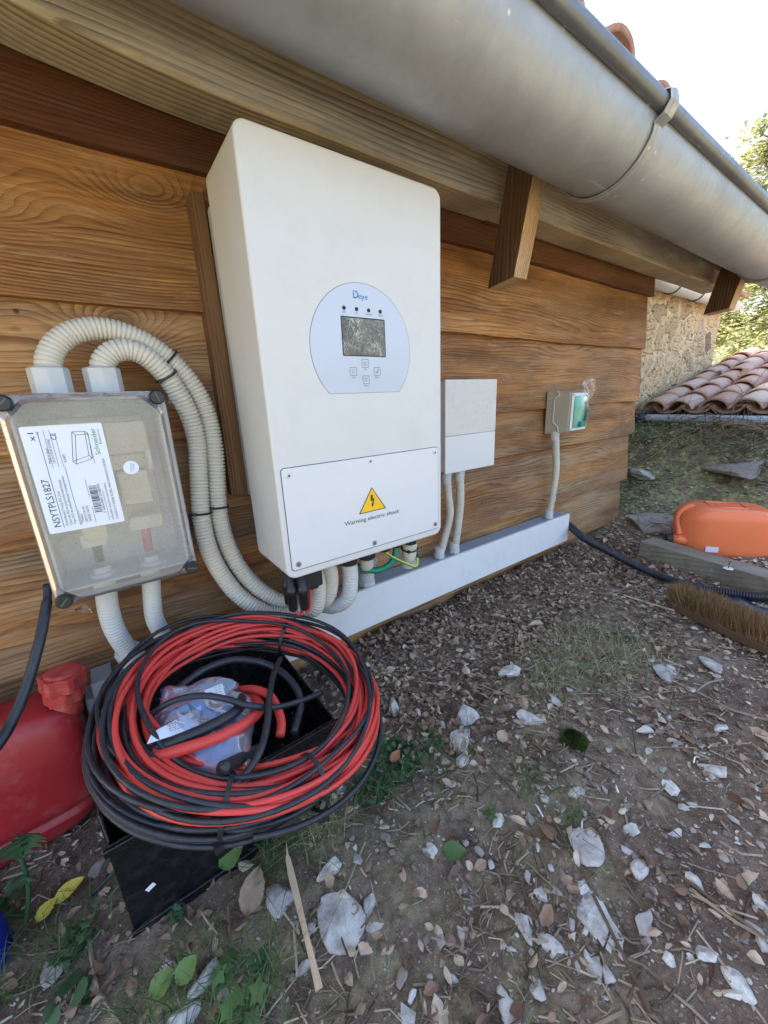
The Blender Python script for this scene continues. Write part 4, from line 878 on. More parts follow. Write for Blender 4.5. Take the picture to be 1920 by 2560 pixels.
def coiltie(a, r0, r1, h0, h1, dx=.0):
    m = MB(); n = CN; P0 = coilpt(a, (r0+r1)/2, dx); rd = (coilpt(a, r1, dx)-coilpt(a, r0, dx)); w = rd.length/2; rd.normalize()
    p = [P0+rd*math.cos(t)*w+n*((h0+h1)/2+math.sin(t)*(h1-h0)/2) for t in np.linspace(0, 2*math.pi, 30)]
    vs = []; t_ = rd.cross(n).normalized()*.0030
    for q_ in p: vs += [q_-t_, q_+t_]
    m.add(vs, [(2*i, 2*i+1, 2*i+3, 2*i+2) for i in range(29)]); c_ = P0+rd*w+n*(h0*.5)
    m.box((-.005, -.004, -.005), (.005, .004, .005), Matrix.Translation(c_)); o = m.build('cable_tie', M['black'], coil); md = o.modifiers.new('solid', 'SOLIDIFY'); md.thickness = .0012; return o
coiltie(-1.45, .140, .212, -.026, .046, .004); coiltie(-2.05, .140, .208, -.026, .044, .002); coiltie(.9, .145, .212, -.024, .044, .004)
# ------------------------------------------------------------------ black crate below the coil
cr = empty('black_crate', (-.16, -.22, -.41), 'black plastic crate with a small white sticker under the cable coil', 'crate')
mb = MB(); A, B_ = (-.332, -.350), (.020, -.352); zb, zt2 = -.425, -.245; yb2 = -.095
mb.box((A[0], -.352, zb), (B_[0], -.346, zt2)); mb.box((A[0], -.346, zb), (A[0]+.006, yb2, zt2+.05)); mb.box((B_[0]-.006, -.346, zb), (B_[0], yb2, zt2)); mb.box((A[0]+.006, yb2-.006, zb), (B_[0]-.006, yb2, zt2+.07)); mb.box((A[0]+.006, -.346, zb), (B_[0]-.006, yb2-.006, zb+.02))
crm = plain('glossy black plastic', (.007, .007, .009), .25, .5, var=.4, vs=20, dirt=.45, dirtcol=(.06, .055, .05), bump=.006, bs=22); mb.build('shell', crm, cr, bevel=.003)
mb = MB(); mb.box((A[0]-.004, -.359, zt2-.010), (B_[0]+.004, -.352, zt2+.002)); mb.box((A[0]-.002, -.358, zb), (B_[0], -.352, zb+.018)); mb.build('rim', crm, cr, bevel=.002)
mb = MB()
for (u0, v0, u1, v1) in ((300, 1865, 360, 1890), (350, 1790, 372, 1850)):
    p = D(u0, v0, 'y', -.3535); q_ = D(u1, v1, 'y', -.3535); 
s0 = D(317, 1925, 'y', -.3535); s1 = D(334, 1908, 'y', -.3535); strip(mb, s0, s1, .008, (0, 1, 0)); mb.build('sticker', M['label'], cr)
mb = MB(); mb.smooth = False                                  # broken dark clods of potting soil inside
def rock(m, c, s, sc=(1, 1, .6), seed=0, det=2, rough=.25, tone=.5):
    b = bmesh.new(); bmesh.ops.create_icosphere(b, subdivisions=det, radius=1); rr = random.Random(seed)
    pl = [(Vector((rr.gauss(0, 1), rr.gauss(0, 1), rr.gauss(0, 1))).normalized(), rr.uniform(.36, .78)) for _ in range(11)]
    rot = Matrix.Rotation(rr.uniform(0, 6.28), 3, 'Z') @ Matrix.Rotation(rr.uniform(-.25, .25), 3, 'X'); off = Vector((rr.random()*50, rr.random()*50, rr.random()*50)); vs = []
    for v in b.verts:
        p = v.co.copy()
        for nn, d in pl:
            k = p.dot(nn)
            if k > d: p -= nn*(k-d)*.96
        p += p.normalized()*rough*.35*mnoise.noise(p*2.2+off)+Vector(mnoise.noise_vector(p*5+off))*rough*.12
        p = Vector((p.x*sc[0], p.y*sc[1], p.z*sc[2])); vs.append(rot @ p*s+Vector(c))
    m.tone = tone; m.add(vs, [tuple(v.index for v in f.verts) for f in b.faces]); b.free()
for k in range(70): rock(mb, (rnd.uniform(-.31, .0), rnd.uniform(-.33, -.11), -.385+rnd.uniform(-.01, .04)), rnd.uniform(.012, .03), (1, 1, .7), k, 1, .5, .0)
mb.build('soil_clods', plain('wet black compost', (.012, .009, .008), .75, var=.4, vs=60, bump=.003, bs=120), cr)
# ------------------------------------------------------------------ plastic bag in the coil
bag = empty('plastic_bag', tuple(cs(620, 850, -.02)), 'milky plastic bag with blue contents and printed labels lying inside the coil', 'bag')
def pillow(m, corners, th, nx=34, amp=.007, seed=0, fr=24):
    P_ = [Vector(c) for c in corners]; n = nx; off = Vector((seed, seed*2.1, 0))
    nrm = (P_[1]-P_[0]).cross(P_[3]-P_[0]).normalized()
    if nrm.z < 0: nrm = -nrm
    vs = []; 
    for sgn in (1, -1):
        for i in range(n):
            for j in range(n):
                u, v = i/(n-1), j/(n-1); p = P_[0]*(1-u)*(1-v)+P_[1]*u*(1-v)+P_[2]*u*v+P_[3]*(1-u)*v
                e = (16*u*(1-u)*v*(1-v))**.45; r1 = 1-2*abs(mnoise.noise(p*fr+off)); r2 = 1-2*abs(mnoise.noise(p*fr*2.1+off*3))
                w = (u-.5, v-.5); ed = max(abs(w[0]), abs(w[1]))*2; p = p+Vector(mnoise.noise_vector(p*14+off))*.016*ed
                vs.append(p+nrm*(sgn*th*e+(amp*(r1+.5*r2) if sgn > 0 else 0)*min(1, e*1.6+.3)))
    fs = []
    for s in (0, 1):
        for i in range(n-1):
            for j in range(n-1):
                a = s*n*n+i*n+j; f = (a, a+1, a+n+1, a+n); fs.append(f if s else f[::-1])
    m.smooth = True; m.add(vs, fs)
mb = MB(); pillow(mb, [cs(260, 1000, .004), cs(400, 420, .004), cs(1100, 500, .004), cs(1030, 1230, .004)], .020, 26, .004, 3); pillow(mb, [cs(560, 620, .018), cs(780, 500, .018), cs(1060, 540, .018), cs(900, 800, .018)], .014, 18, .003, 8)
mb.build('blue_contents', plain('blue glove', (.035, .16, .46), .5, var=.25, vs=30, bump=.002, bs=90), bag)
mb = MB(); pillow(mb, [cs(740, 1330, .006), cs(920, 1120, .010), cs(1180, 880, .010), cs(1150, 1260, .006)], .016, 18, .004, 5); mb.build('red_contents', plain('pink red wrap', (.55, .10, .10), .5, var=.2), bag)
mb = MB(); pillow(mb, [cs(200, 1000, .008), cs(340, 400, .008), cs(1240, 470, .008), cs(1200, 1270, .008)], .028, 60, .0065, 1, 22); pillow(mb, [cs(390, 470, .016), cs(900, 290, .016), cs(1110, 350, .016), cs(830, 600, .016)], .014, 34, .004, 12, 24); mb.build('film', M['bagfilm'], bag)
def bagplate(name, c, h, mat, parent):
    m = MB(); P_ = [cs(u, v, h) for u, v in c]; n = 8; vs = []
    for i in range(n):
        for j in range(n): u, v = i/(n-1), j/(n-1); p = P_[0]*(1-u)*(1-v)+P_[1]*u*(1-v)+P_[2]*u*v+P_[3]*(1-u)*v; vs.append(p+Vector((0, 0, .0012*mnoise.noise(p*60))))
    m.smooth = True; m.add(vs, [(i*n+j, i*n+j+1, (i+1)*n+j+1, (i+1)*n+j) for i in range(n-1) for j in range(n-1)]); return m.build(name, M[mat], parent), P_
l1, P1 = bagplate('small_label', [(815, 500), (795, 400), (965, 335), (1000, 470)], .038, 'label', bag)
l2, P2 = bagplate('large_label', [(250, 905), (300, 800), (765, 545), (740, 745)], .040, 'label', bag)
lt = MB()
def bl(P_, s, u0, u1, v, h):
    a = P_[0]*(1-u0)*(1-v)+P_[3]*u0*(1-v)+P_[2]*u0*v+P_[1]*(1-u0)*v; b = P_[0]*(1-u1)*(1-v)+P_[3]*u1*(1-v)+P_[2]*u1*v+P_[1]*(1-u1)*v
    xd = (b-a); w_ = xd.length; xd.normalize(); nn = (P_[1]-P_[0]).cross(P_[3]-P_[0]).normalized(); nn = nn if nn.z > 0 else -nn; ud = nn.cross(xd)
    letters(lt, s, h, a+nn*.0022, xd, ud, w_)
for k, s in enumerate(('MC4 2.5-6', 'IP68 1500V', 'TUV 30A', 'PV-C4F', 'Class II')): bl(P2, s, .30+.03*k, .80, .86-.16*k, .0026)
bl(P2, 'ECO', .84, .97, .40, .0046)
lt.build('print', M['ink'], l2); lt = MB()
for k, s in enumerate(('AT 30P1', 'Lot 2411', '10 pcs', 'Made in EU')): bl(P1, s, .52, .92, .78-.19*k, .0022)
lt.build('print', M['ink'], l1)
# ------------------------------------------------------------------ red jerry can at the left
def superbox(m, c, ax, half, e=5, n=40, k=28, fn=None):
    """rounded box surface; ax = three unit vectors, half = half sizes"""
    vs = []; fs = []; c = Vector(c)
    def sp(v, p): return math.copysign(abs(v)**p, v)
    for i in range(k+1):
        ph = -math.pi/2+math.pi*i/k
        for j in range(n):
            th = 2*math.pi*j/n; q = 2/e
            l = Vector((sp(math.cos(ph), q)*sp(math.cos(th), q), sp(math.cos(ph), q)*sp(math.sin(th), q), sp(math.sin(ph), q)))
            if fn: l = fn(l)
            vs.append(c+ax[0]*l.x*half[0]+ax[1]*l.y*half[1]+ax[2]*l.z*half[2])
    for i in range(k):
        for j in range(n): fs.append((i*n+j, i*n+(j+1) % n, (i+1)*n+(j+1) % n, (i+1)*n+j))
    m.smooth = True; m.add(vs, fs)
rc = empty('red_jerry_can', (-.52, -.06, -.41), 'faded red plastic jerry can standing beside the coil against the boards', 'jerry can')
mb = MB()
def redfn(l):
    z = l.z; x = l.x
    if z > .25: l = Vector((l.x-.0*(z-.25), l.y*(1-.22*(z-.25)), l.z-.16*(1-x)*0+(.0)))
    g = 0
    for zc in (-.55, -.25, .05): g += math.exp(-((z+.0*x-zc)/.05)**4)
    return Vector((l.x*(1-.03*g), l.y*(1-.13*g), l.z-.10*max(0, z)*(.5-x*.5)*0))
superbox(mb, (-.540, -.060, -.294), (Vector((1, 0, 0)), Vector((0, 1, 0)), Vector((.04, 0, 1)).normalized()), (.182, .070, .128), 5.5, 90, 70, redfn); rb = mb.build('body', M['redplastic'], rc)
mb = MB(); cpos = Vector((-.372, -.075, -.182)); ca = Vector((.12, 0, 1)).normalized()
mb.smooth = True; mb.cyl(cpos-ca*.02, cpos+ca*.014, .024, .022, 24); mb.build('neck', M['redcap'], rc)
mb = MB(); mb.smooth = False; n = 40
def gear(m, a, b, r, d, n=10):
    a, b = Vector(a), Vector(b); t = (b-a).normalized(); u_ = t.orthogonal().normalized(); w_ = t.cross(u_); vs = []
    for p in (a, b):
        for k in range(n*4): an = 2*math.pi*k/(n*4); rr = r if (k % 4) < 2 else r-d; vs.append(p+(u_*math.cos(an)+w_*math.sin(an))*rr)
    N = n*4; m.add(vs, [(k, (k+1) % N, N+(k+1) % N, N+k) for k in range(N)]+[tuple(range(N-1, -1, -1)), tuple(N+k for k in range(N))])
gear(mb, cpos+ca*.010, cpos+ca*.034, .030, .003, 8); gear(mb, cpos+ca*.034, cpos+ca*.062, .034, .004, 6); mb.cyl(cpos+ca*.062, cpos+ca*.067, .027, .022, 20); mb.build('screw_cap', M['redcap'], rc, bevel=.002)
mb = MB(); mb.smooth = True; p, _ = spline([(-.47, -.06, -.17), (-.50, -.06, -.13), (-.56, -.06, -.12), (-.62, -.06, -.14), (-.66, -.06, -.18)], .008); mb.tube(p, .012, 14); mb.build('handle', M['redplastic'], rc)
# black hose hanging beside the junction box
hp = [D(101, 1262, 'y', -.10), D(103, 1285, 'y', -.11), D(95, 1340, 'y', -.135), D(82, 1400, 'y', -.16), D(55, 1490, 'y', -.19), D(25, 1560, 'y', -.215), D(-5, 1610, 'y', -.235), D(-60, 1680, 'y', -.25)]
mb = MB(); mb.smooth = True; p, _ = spline(hp, .006); mb.tube(p, [.0072 if i > 4 else .0055 for i in range(len(p))], 16); hz = mb.build('black_hose', M['blackcable'], None); tag(hz, 'thick black cable hanging from the junction box corner over the red can', 'cable')
mb = MB(); mb.smooth = True; p, _ = spline([D(340, 1780, 'y', -.36), D(300, 1820, 'z', -.35), D(250, 1880, 'z', -.39), D(190, 1940, 'z', -.405)], .006); mb.tube(p, .0030, 8); tag(mb.build('cable_end', M['blackcable'], None), 'thin black cable tail trailing from the coil towards the weeds', 'cable')
# blue object at the left frame edge
mb = MB(); superbox(mb, (-.520, -.262, -.395), (Vector((1, 0, 0)), Vector((0, 1, 0)), Vector((0, 0, 1))), (.045, .032, .055), 4, 30, 20); tag(mb.build('blue_bucket', M['blue'], None), 'dark blue plastic container edge at the far left among weeds', 'container')
# ------------------------------------------------------------------ orange jerry can lying down
oc = empty('orange_jerry_can', (1.9, -.40, -.41), 'bright orange plastic jerry can lying on its side behind the timber', 'jerry can')
uu = Vector((.53, -.848, 0)).normalized(); vv = Vector((uu.y*-1, uu.x, 0)); 
F0 = Vector((1.90, -.640, -.405)); Lc, Dc, Hc = .335, .225, .215
cc = F0-uu*Lc/2+vv*Dc/2+Vector((0, 0, Hc/2+.004))
def ofn(l):
    x = l.x     # neck end at x=-1: shoulders taper
    if x < -.35: t = (-.35-x)/.65; l = Vector((l.x, l.y*(1-.40*t*t), l.z*(1-.30*t*t)-.18*t*t*0))
    return l
mb = MB(); superbox(mb, cc, (uu, vv, Vector((0, 0, 1))), (Lc/2, Dc/2, Hc/2), 6.0, 80, 50, ofn); mb.build('body', M['orange'], oc)
mb = MB(); pz = cc+Vector((0, 0, Hc/2)); mb.smooth = True
a, b = .060, .045; pts = [pz+uu*(x*a+.0)+vv*(y*b) for x, y in ((-1, -1), (1, -1), (1, 1), (-1, 1), (-1, -1))]; mb.tube(pts, .0040, 8); mb.build('moulded_frame', M['orange'], oc)
mb = MB(); nk = cc-uu*Lc/2+vv*(-.062)+Vector((0, 0, -.045)); mb.smooth = True; mb.cyl(nk+uu*.035, nk-uu*.018, .024, .020, 24); mb.build('neck', M['orange'], oc)
mb = MB(); gear(mb, nk-uu*.014, nk-uu*.040, .0205, .0015, 14); mb.build('black_cap', M['black'], oc, bevel=.001)
mb = MB(); mb.smooth = True; p, _ = spline([cc-uu*.085+Vector((0, 0, .07)), cc-uu*.125+Vector((0, 0, .092)), cc-uu*.165+Vector((0, 0, .055))+vv*-.02, nk+uu*.005+Vector((0, 0, .022))], .006); mb.tube(p, .0125, 14); mb.build('handle', M['orange'], oc)
mb = MB(); mb.smooth = True; p, _ = spline([nk-uu*.02+Vector((0, 0, .02)), nk-uu*.03+Vector((0, 0, .055)), nk-uu*.07+Vector((0, 0, .07)), nk-uu*.11+vv*-.01+Vector((0, 0, .05))], .004); mb.tube(p, .0016, 6); mb.build('cap_strap', M['black'], oc)
mb = MB(); q0 = cc-vv*(Dc/2+.0012)+uu*(-.055)+Vector((0, 0, -.062)); mb.box((-.022, -.0006, -.012), (.022, .0006, .012), Matrix.Translation(q0) @ Matrix(((uu.x, vv.x, 0, 0), (uu.y, vv.y, 0, 0), (0, 0, 1, 0), (0, 0, 0, 1)))); mb.build('label', M['label'], oc)
# ------------------------------------------------------------------ timber with nail, broom head, blue sheet
a = Vector((1.615, -.240, 0)); b = Vector((1.500, -.860, 0)); dv = (b-a).normalized(); pv = Vector((-dv.y, dv.x, 0)); pv = pv if pv.x > 0 else -pv
mb = MB(); mb.tone = .38; Mt = Matrix(((pv.x, dv.x, 0, a.x), (pv.y, dv.y, 0, a.y), (0, 0, 1, 0), (0, 0, 0, 1))); mb.box((0, 0, -.43), (.095, .63, -.333), Mt)
tag(mb.build('timber_offcut', M['oldtimber'], None, bevel=.002), 'weathered grey square timber lying in front of the orange can', 'timber')
nl = empty('roofing_nail', (0, 0, 0), 'rusty nail with a round white washer standing on the timber', 'nail')
np_ = D(1574, 1245, 'z', -.342); np_ = Vector((a+dv*.335+pv*.035)); np_.z = -.342
np_ = D(1573, 1228, 'z', -.332)
mb = MB(); mb.smooth = True; mb.cyl(np_, np_+Vector((0, 0, .0022)), .0155, .0135, 24); mb.build('washer', plain('white washer', (.62, .66, .70), .35), nl, shade=False)
mb = MB(); mb.cyl(np_+Vector((0, 0, -.01)), np_+Vector((.002, 0, .026)), .0018, seg=8); mb.cyl(np_+Vector((.002, 0, .026)), np_+Vector((.002, 0, .028)), .005, seg=14); mb.build('shank', plain('rusty steel', (.22, .12, .08), .6, metal=.4), nl)
br = empty('broom_head', (1.2, -.65, -.40), 'worn broom head with brown coir bristles lying beside the pipe', 'broom')
ba, bb = Vector((1.235, -.520, -.392)), Vector((1.12, -.90, -.392)); bd_ = (bb-ba).normalized(); bp = Vector((bd_.y, -bd_.x, 0)); bp = bp if bp.x < 0 else -bp
mb = MB(); mb.box((-.030, 0, -.014), (.030, .40, .012), Matrix(((bp.x, bd_.x, 0, ba.x), (bp.y, bd_.y, 0, ba.y), (0, 0, 1, ba.z), (0, 0, 0, 1)))); mb.build('wooden_block', plain('dark broom wood', (.10, .06, .035), .8, var=.3), br, bevel=.005)
mb = MB(); vs = []; fs = []; tn = []
for k in range(15000):
    s = rnd.uniform(-.015, .40); o = rnd.uniform(-1, 1); tip = rnd.gauss(0, .10); ln = rnd.uniform(.055, .078)
    base = ba+bd_*s+bp*(o*.026)+Vector((0, 0, .010)); dr = (bp*(o*.42+rnd.gauss(0, .17)-.28)+bd_*(rnd.gauss(0, .2)-(.5 if s < .02 else 0))+Vector((0, 0, 1))).normalized(); wv = dr.cross(Vector((rnd.gauss(0, 1), rnd.gauss(0, 1), .1))).normalized()*.00045
    bend = Vector((rnd.gauss(0, .006), rnd.gauss(0, .006), 0)); p0, p1, p2 = base, base+dr*ln*.6+bend*.3, base+dr*ln+bend
    i0 = len(vs); vs += [p0-wv, p0+wv, p1-wv, p1+wv, p2]; fs += [(i0, i0+1, i0+3, i0+2), (i0+2, i0+3, i0+4)]; tn += [rnd.random()]*5
n0 = len(mb.v); mb.add(vs, fs); mb.a = tn; mb.build('bristles', M['coir'], br)
mb = MB(); mb.smooth = True; vs = []; n = 24
for i in range(n):
    for j in range(n): u, v = i/(n-1), j/(n-1); x = 1.31+.19*u; y = -.50-.40*v; vs.append((x-.12*v, y, -.402+.018*mnoise.noise(Vector((x*14, y*14, 3)))+.012*math.sin(u*9)*.4))
mb.add(vs, [(i*n+j, (i+1)*n+j, (i+1)*n+j+1, i*n+j+1) for i in range(n-1) for j in range(n-1)]); o = mb.build('tarpaulin', M['darkblue'], None); md = o.modifiers.new('s', 'SOLIDIFY'); md.thickness = .002
tag(o, 'dark blue crumpled sheet under the black pipe beside the broom head', 'tarpaulin')
# ------------------------------------------------------------------ stones
def stone(px, py, w, label, tone=.75, flat=.45, asp=.75, sink=.3, seed=None, name='stone', hgt=None):
    """a stone whose middle lies under display pixel (px, py); w = width in metres"""
    p = D(px, py, 'z', -.41); 
    for _ in range(4): p = D(px, py, 'z', gz(p.x, p.y)+w*flat*.25)
    w *= .80 if py > 1750 else 1.12; s = w/2*1.22; m = MB(); z = gz(p.x, p.y)+s*flat*(1-sink)*(.62 if py > 1750 else .9)
    rock(m, (p.x, p.y, z), s, (1, asp, flat), seed if seed is not None else int(px*7+py), 3, .28, tone); o = m.build(name, M['stone'], None, shade=False); return tag(o, label, name, 'pale stones on the soil')
ST = [
 (728, 1990, .086, 'large rounded grey stone beside the split wooden stick', .72, .30, .8), (715, 1870, .058, 'white pointed stone beside the grass above the big grey stone', .95, .5, .45),
 (600, 1945, .070, 'flat grey stone half under the split wooden stick', .62, .3, .75), (1265, 1822, .072, 'blue grey pointed stone in the middle of the open soil', .62, .35, .8),
 (1378, 1872, .050, 'pale oval stone next to the blue grey pointed stone', .75, .45, .55), (1105, 1458, .062, 'cream wedge stone below the leaf litter and dry grass', .95, .4, .6),
 (1000, 1600, .060, 'whitish broken stone with a flat face, lower of two by the leaf litter', .80, .4, .7), (1005, 1545, .056, 'pale stone just above the whitish broken one', .74, .5, .8),
 (1143, 1555, .048, 'light stone near the green moss clump', .78, .5, .8), (1200, 1515, .048, 'thin pale slab stone above the moss clump', .72, .3, .6),
 (1440, 1460, .078, 'large flat grey slab stone below the broom head', .66, .25, .7), (1540, 1435, .062, 'flat grey slab stone right beside the broom head block', .6, .25, .7),
 (1130, 2000, .050, 'pale blue stone low in the soil near the big sandy slab', .62, .4, .7), (1300, 1990, .085, 'big sandy flat slab sunk in the soil', .78, .18, .8),
 (1190, 2045, .046, 'oblong grey stone near the bottom of the open soil', .66, .4, .55), (1395, 1990, .050, 'dull grey lump beside the big sandy slab', .5, .4, .7),
 (1075, 1775, .036, 'small pale stone above a fallen green leaf', .8, .5, .7), (1530, 2065, .032, 'small clean white stone near the lower corner', .95, .6, .8),
 (1595, 2120, .042, 'white stone with a blue edge near the lower corner', .85, .4, .6), (440, 2110, .045, 'knobbly yellowish stone among the weeds at the bottom', .75, .7, .6),
 (395, 2200, .050, 'pale block of stone cut by the bottom edge', .8, .5, .8), (365, 2085, .036, 'slate blue stone left of the knobbly yellowish stone', .5, .4, .8),
 (810, 2000, .038, 'brownish upright stone touching the large rounded grey stone', .55, .8, .5), (795, 1950, .034, 'small pale stone above the large rounded grey stone', .75, .6, .8),
 (555, 1905, .042, 'rosy brown flat stone by the grass clump', .35, .35, .6), (660, 2085, .040, 'grey crooked stone right of the split wooden stick end', .55, .5, .5),
 (1390, 1580, .030, 'small pale pebble right of the moss clump', .8, .6, .6), (1545, 1665, .046, 'white elongated stone in the upper open soil', .85, .45, .45), (1445, 1700, .030, 'small rounded white stone above the pebbles', .9, .5, .8),
 (1240, 1715, .030, 'little pale stone under the moss clump', .75, .5, .7), (930, 1835, .034, 'pinkish stone beside the fallen green leaf', .7, .5, .6), (1560, 1575, .040, 'thin pale stone lying near the frame edge', .8, .3, .4),
 (1500, 1900, .038, 'pale angular stone in the pebble patch', .78, .5, .6), (1460, 1800, .034, 'pale wedge in the pebble patch', .8, .4, .5), (1170, 1930, .030, 'small greenish grey stone beside a twig', .6, .5, .7),
 (110, 2100, .045, 'grey stone lying between the weeds at lower left', .5, .5, .8), (215, 1870, .050, 'dark grey stone in front of the red can', .35, .5, .8), (1640, 1950, .032, 'pale stone by the edge of the pebble patch', .8, .5, .6),
 (1000, 1645, .034, 'grey chip under the whitish broken stone', .66, .4, .8), (850, 1530, .060, 'long pale root-like stone beside the coil', .62, .35, .35), (1095, 2180, .048, 'pale blue stone cut by the bottom edge', .72, .4, .8), (1300, 2100, .042, 'grey flat stone near the bottom edge', .62, .3, .8)]
for s in ST:
    stone(*s[:4], *s[4:7])
# bigger blocks near the shed corner
def block(name, c, sc, s, tone, label, seed, cat='rock'):
    m = MB(); rock(m, c, s, sc, seed, 4, .35, tone); tag(m.build(name, M['stone'], None, shade=False), label, cat)
block('rock', (1.96, -.150, -.345), (1.15, .95, .62), .130, .42, 'grey weathered rock between the shed corner and the orange can', 5)
block('rock', (1.60, .02, -.425), (1.2, .9, .5), .120, .62, 'pale stone supporting the shed corner at the ground', 8)
block('rock', (2.26, .02, -.165), (1.4, .9, .34), .12, .7, 'pale flat stone behind the shed corner on the bank', 12)
block('rock', (2.42, -.33, -.105), (1.5, .9, .18), .17, .4, 'dark mossy stone ledge on the bank behind the orange can', 15)
# moss clump
mb = MB(); mc = D(1240, 1592, 'z', -.400); vs = []; fs = []; tn = []
rock(mb, (mc.x, mc.y, gz(mc.x, mc.y)+.004), .024, (1, .95, .8), 3, 3, .1, .2)
mb.mi = 0; base_n = len(mb.v); tn = [.1]*base_n
for k in range(3500):
    d = Vector((rnd.gauss(0, 1), rnd.gauss(0, 1), abs(rnd.gauss(0, 1)))).normalized(); p = Vector((mc.x, mc.y, gz(mc.x, mc.y)+.003))+Vector((d.x*.024, d.y*.023, d.z*.018)); w_ = d.orthogonal().normalized()*.0009; q_ = d+Vector((rnd.gauss(0, .3), rnd.gauss(0, .3), rnd.gauss(0, .3)))
    i0 = len(mb.v)+len(vs); vs += [p-w_, p+w_, p+q_*.0055]; fs.append((i0, i0+1, i0+2)); tn += [rnd.uniform(0, .8)]*3
mb.v += [tuple(v) for v in vs]; mb.f += fs; mb.m += [0]*len(fs); mb.sm += [False]*len(fs); mb.a = tn
tag(mb.build('moss_clump', tonemat('moss', [(0, (.02, .04, .006)), (.6, (.06, .11, .015)), (1, (.16, .20, .04))], .9), None), 'round dark green clump of moss on the bare soil', 'moss')
# ------------------------------------------------------------------ sticks and twigs
def stick(name, pts, r, label, mat='twig', cat='twig', seg=6, tone=.6, group='twigs on the soil', lift_=.0):
    P3 = []
    for (u, v) in pts:
        p = D(u, v, 'z', -.405)
        for _ in range(3): p = D(u, v, 'z', gz(p.x, p.y)+r*.8+lift_)
        P3.append(p)
    p, q = spline(P3, .006); m = MB(); m.tone = tone; n = len(p); m.smooth = seg > 5
    m.tube(p+np.array([[mnoise.noise(Vector(x)*80)*r*.5 for _ in range(3)] for x in p]), [r*(1-.45*i/n) for i in range(n)], seg); return tag(m.build(name, M[mat], None), label, cat, group)
st = MB(); A = D(620, 1850, 'z', -.385); B2 = D(690, 2138, 'z', -.392); d = (B2-A).normalized(); sd2 = d.cross(Vector((0, 0, 1))).normalized(); n = 24; vs = []; fs = []
for i in range(n+1):
    u = i/n; p = A.lerp(B2, u); w_ = .0044*(1+.15*math.sin(u*7)); h_ = .003
    if i == 0: w_ *= .5
    vs += [p-sd2*w_, p+sd2*w_*(.7 if i < 3 else 1), p+sd2*w_*.8+Vector((0, 0, h_)), p-sd2*w_*.9+Vector((0, 0, h_*1.3))]
for i in range(n):
    for j in range(4): fs.append((4*i+j, 4*i+4+j, 4*i+4+(j+1) % 4, 4*i+(j+1) % 4))
fs += [(0, 1, 2, 3), (4*n+3, 4*n+2, 4*n+1, 4*n)]; st.add(vs, fs); st.add([A-sd2*.003, A+sd2*.001, A-d*.020-sd2*.004+Vector((0, 0, .006)), A+Vector((0, 0, .003))], [(0, 1, 2), (1, 3, 2), (3, 0, 2)]); tag(st.build('split_stick', M['splitwood'], None), 'pale split wooden stick lying on the soil beside the big grey stone', 'stick')
TW = [([(1115, 1505), (1200, 1500), (1300, 1497), (1380, 1488)], .0028, 'long straight pale twig across the dry grass', .75), ([(985, 1352), (1080, 1358), (1180, 1360), (1230, 1358)], .0018, 'thin level twig on the leaf litter below the trunking', .5),
 ([(1060, 1400), (1130, 1425), (1200, 1450), (1270, 1480)], .0026, 'curved brown twig ending at the fallen leaf on dry grass', .5), ([(905, 1370), (870, 1420), (835, 1460), (800, 1510)], .0022, 'dark forked twig between the coil and the leaf litter', .15),
 ([(1135, 1860), (1210, 1930), (1290, 1990), (1315, 2010)], .0016, 'slender twig sloping down to the big sandy slab', .6), ([(1270, 1545), (1300, 1580), (1330, 1600)], .0035, 'short thick broken twig beside the moss clump', .45),
 ([(1150, 1800), (1170, 1850), (1185, 1900)], .0030, 'short brown stub of twig in open soil', .35), ([(1060, 2100), (1040, 2040), (1010, 1990), (960, 1960)], .0014, 'very thin twig near the bottom middle', .6),
 ([(1290, 1610), (1370, 1640), (1460, 1690), (1530, 1760)], .0014, 'thin twig crossing the upper open soil', .5), ([(240, 1870), (200, 1940), (130, 2010), (60, 2060)], .0015, 'thin grey twig from the crate towards lower left', .5),
 ([(640, 1820), (560, 1870), (500, 1960), (440, 2060)], .0013, 'long bent dry stem through the weeds by the crate', .7), ([(1420, 1830), (1500, 1870), (1600, 1900)], .0015, 'thin pale twig in the pebble patch', .7),
 ([(0, 2060), (60, 1990), (140, 1940)], .0018, 'grey twig at the left frame edge', .5), ([(560, 2212), (610, 2150), (660, 2090), (700, 2060)], .0013, 'dry straw leaning over the bottom weeds', .85),
 ([(1450, 1560), (1530, 1580), (1620, 1610)], .0016, 'thin twig below the broom head in the soil', .55), ([(800, 1900), (820, 1980), (840, 2060), (835, 2140)], .0011, 'thin straw right of the large rounded grey stone', .85)]
for t_ in TW: stick('twig', t_[0], t_[1], t_[2], tone=t_[3])
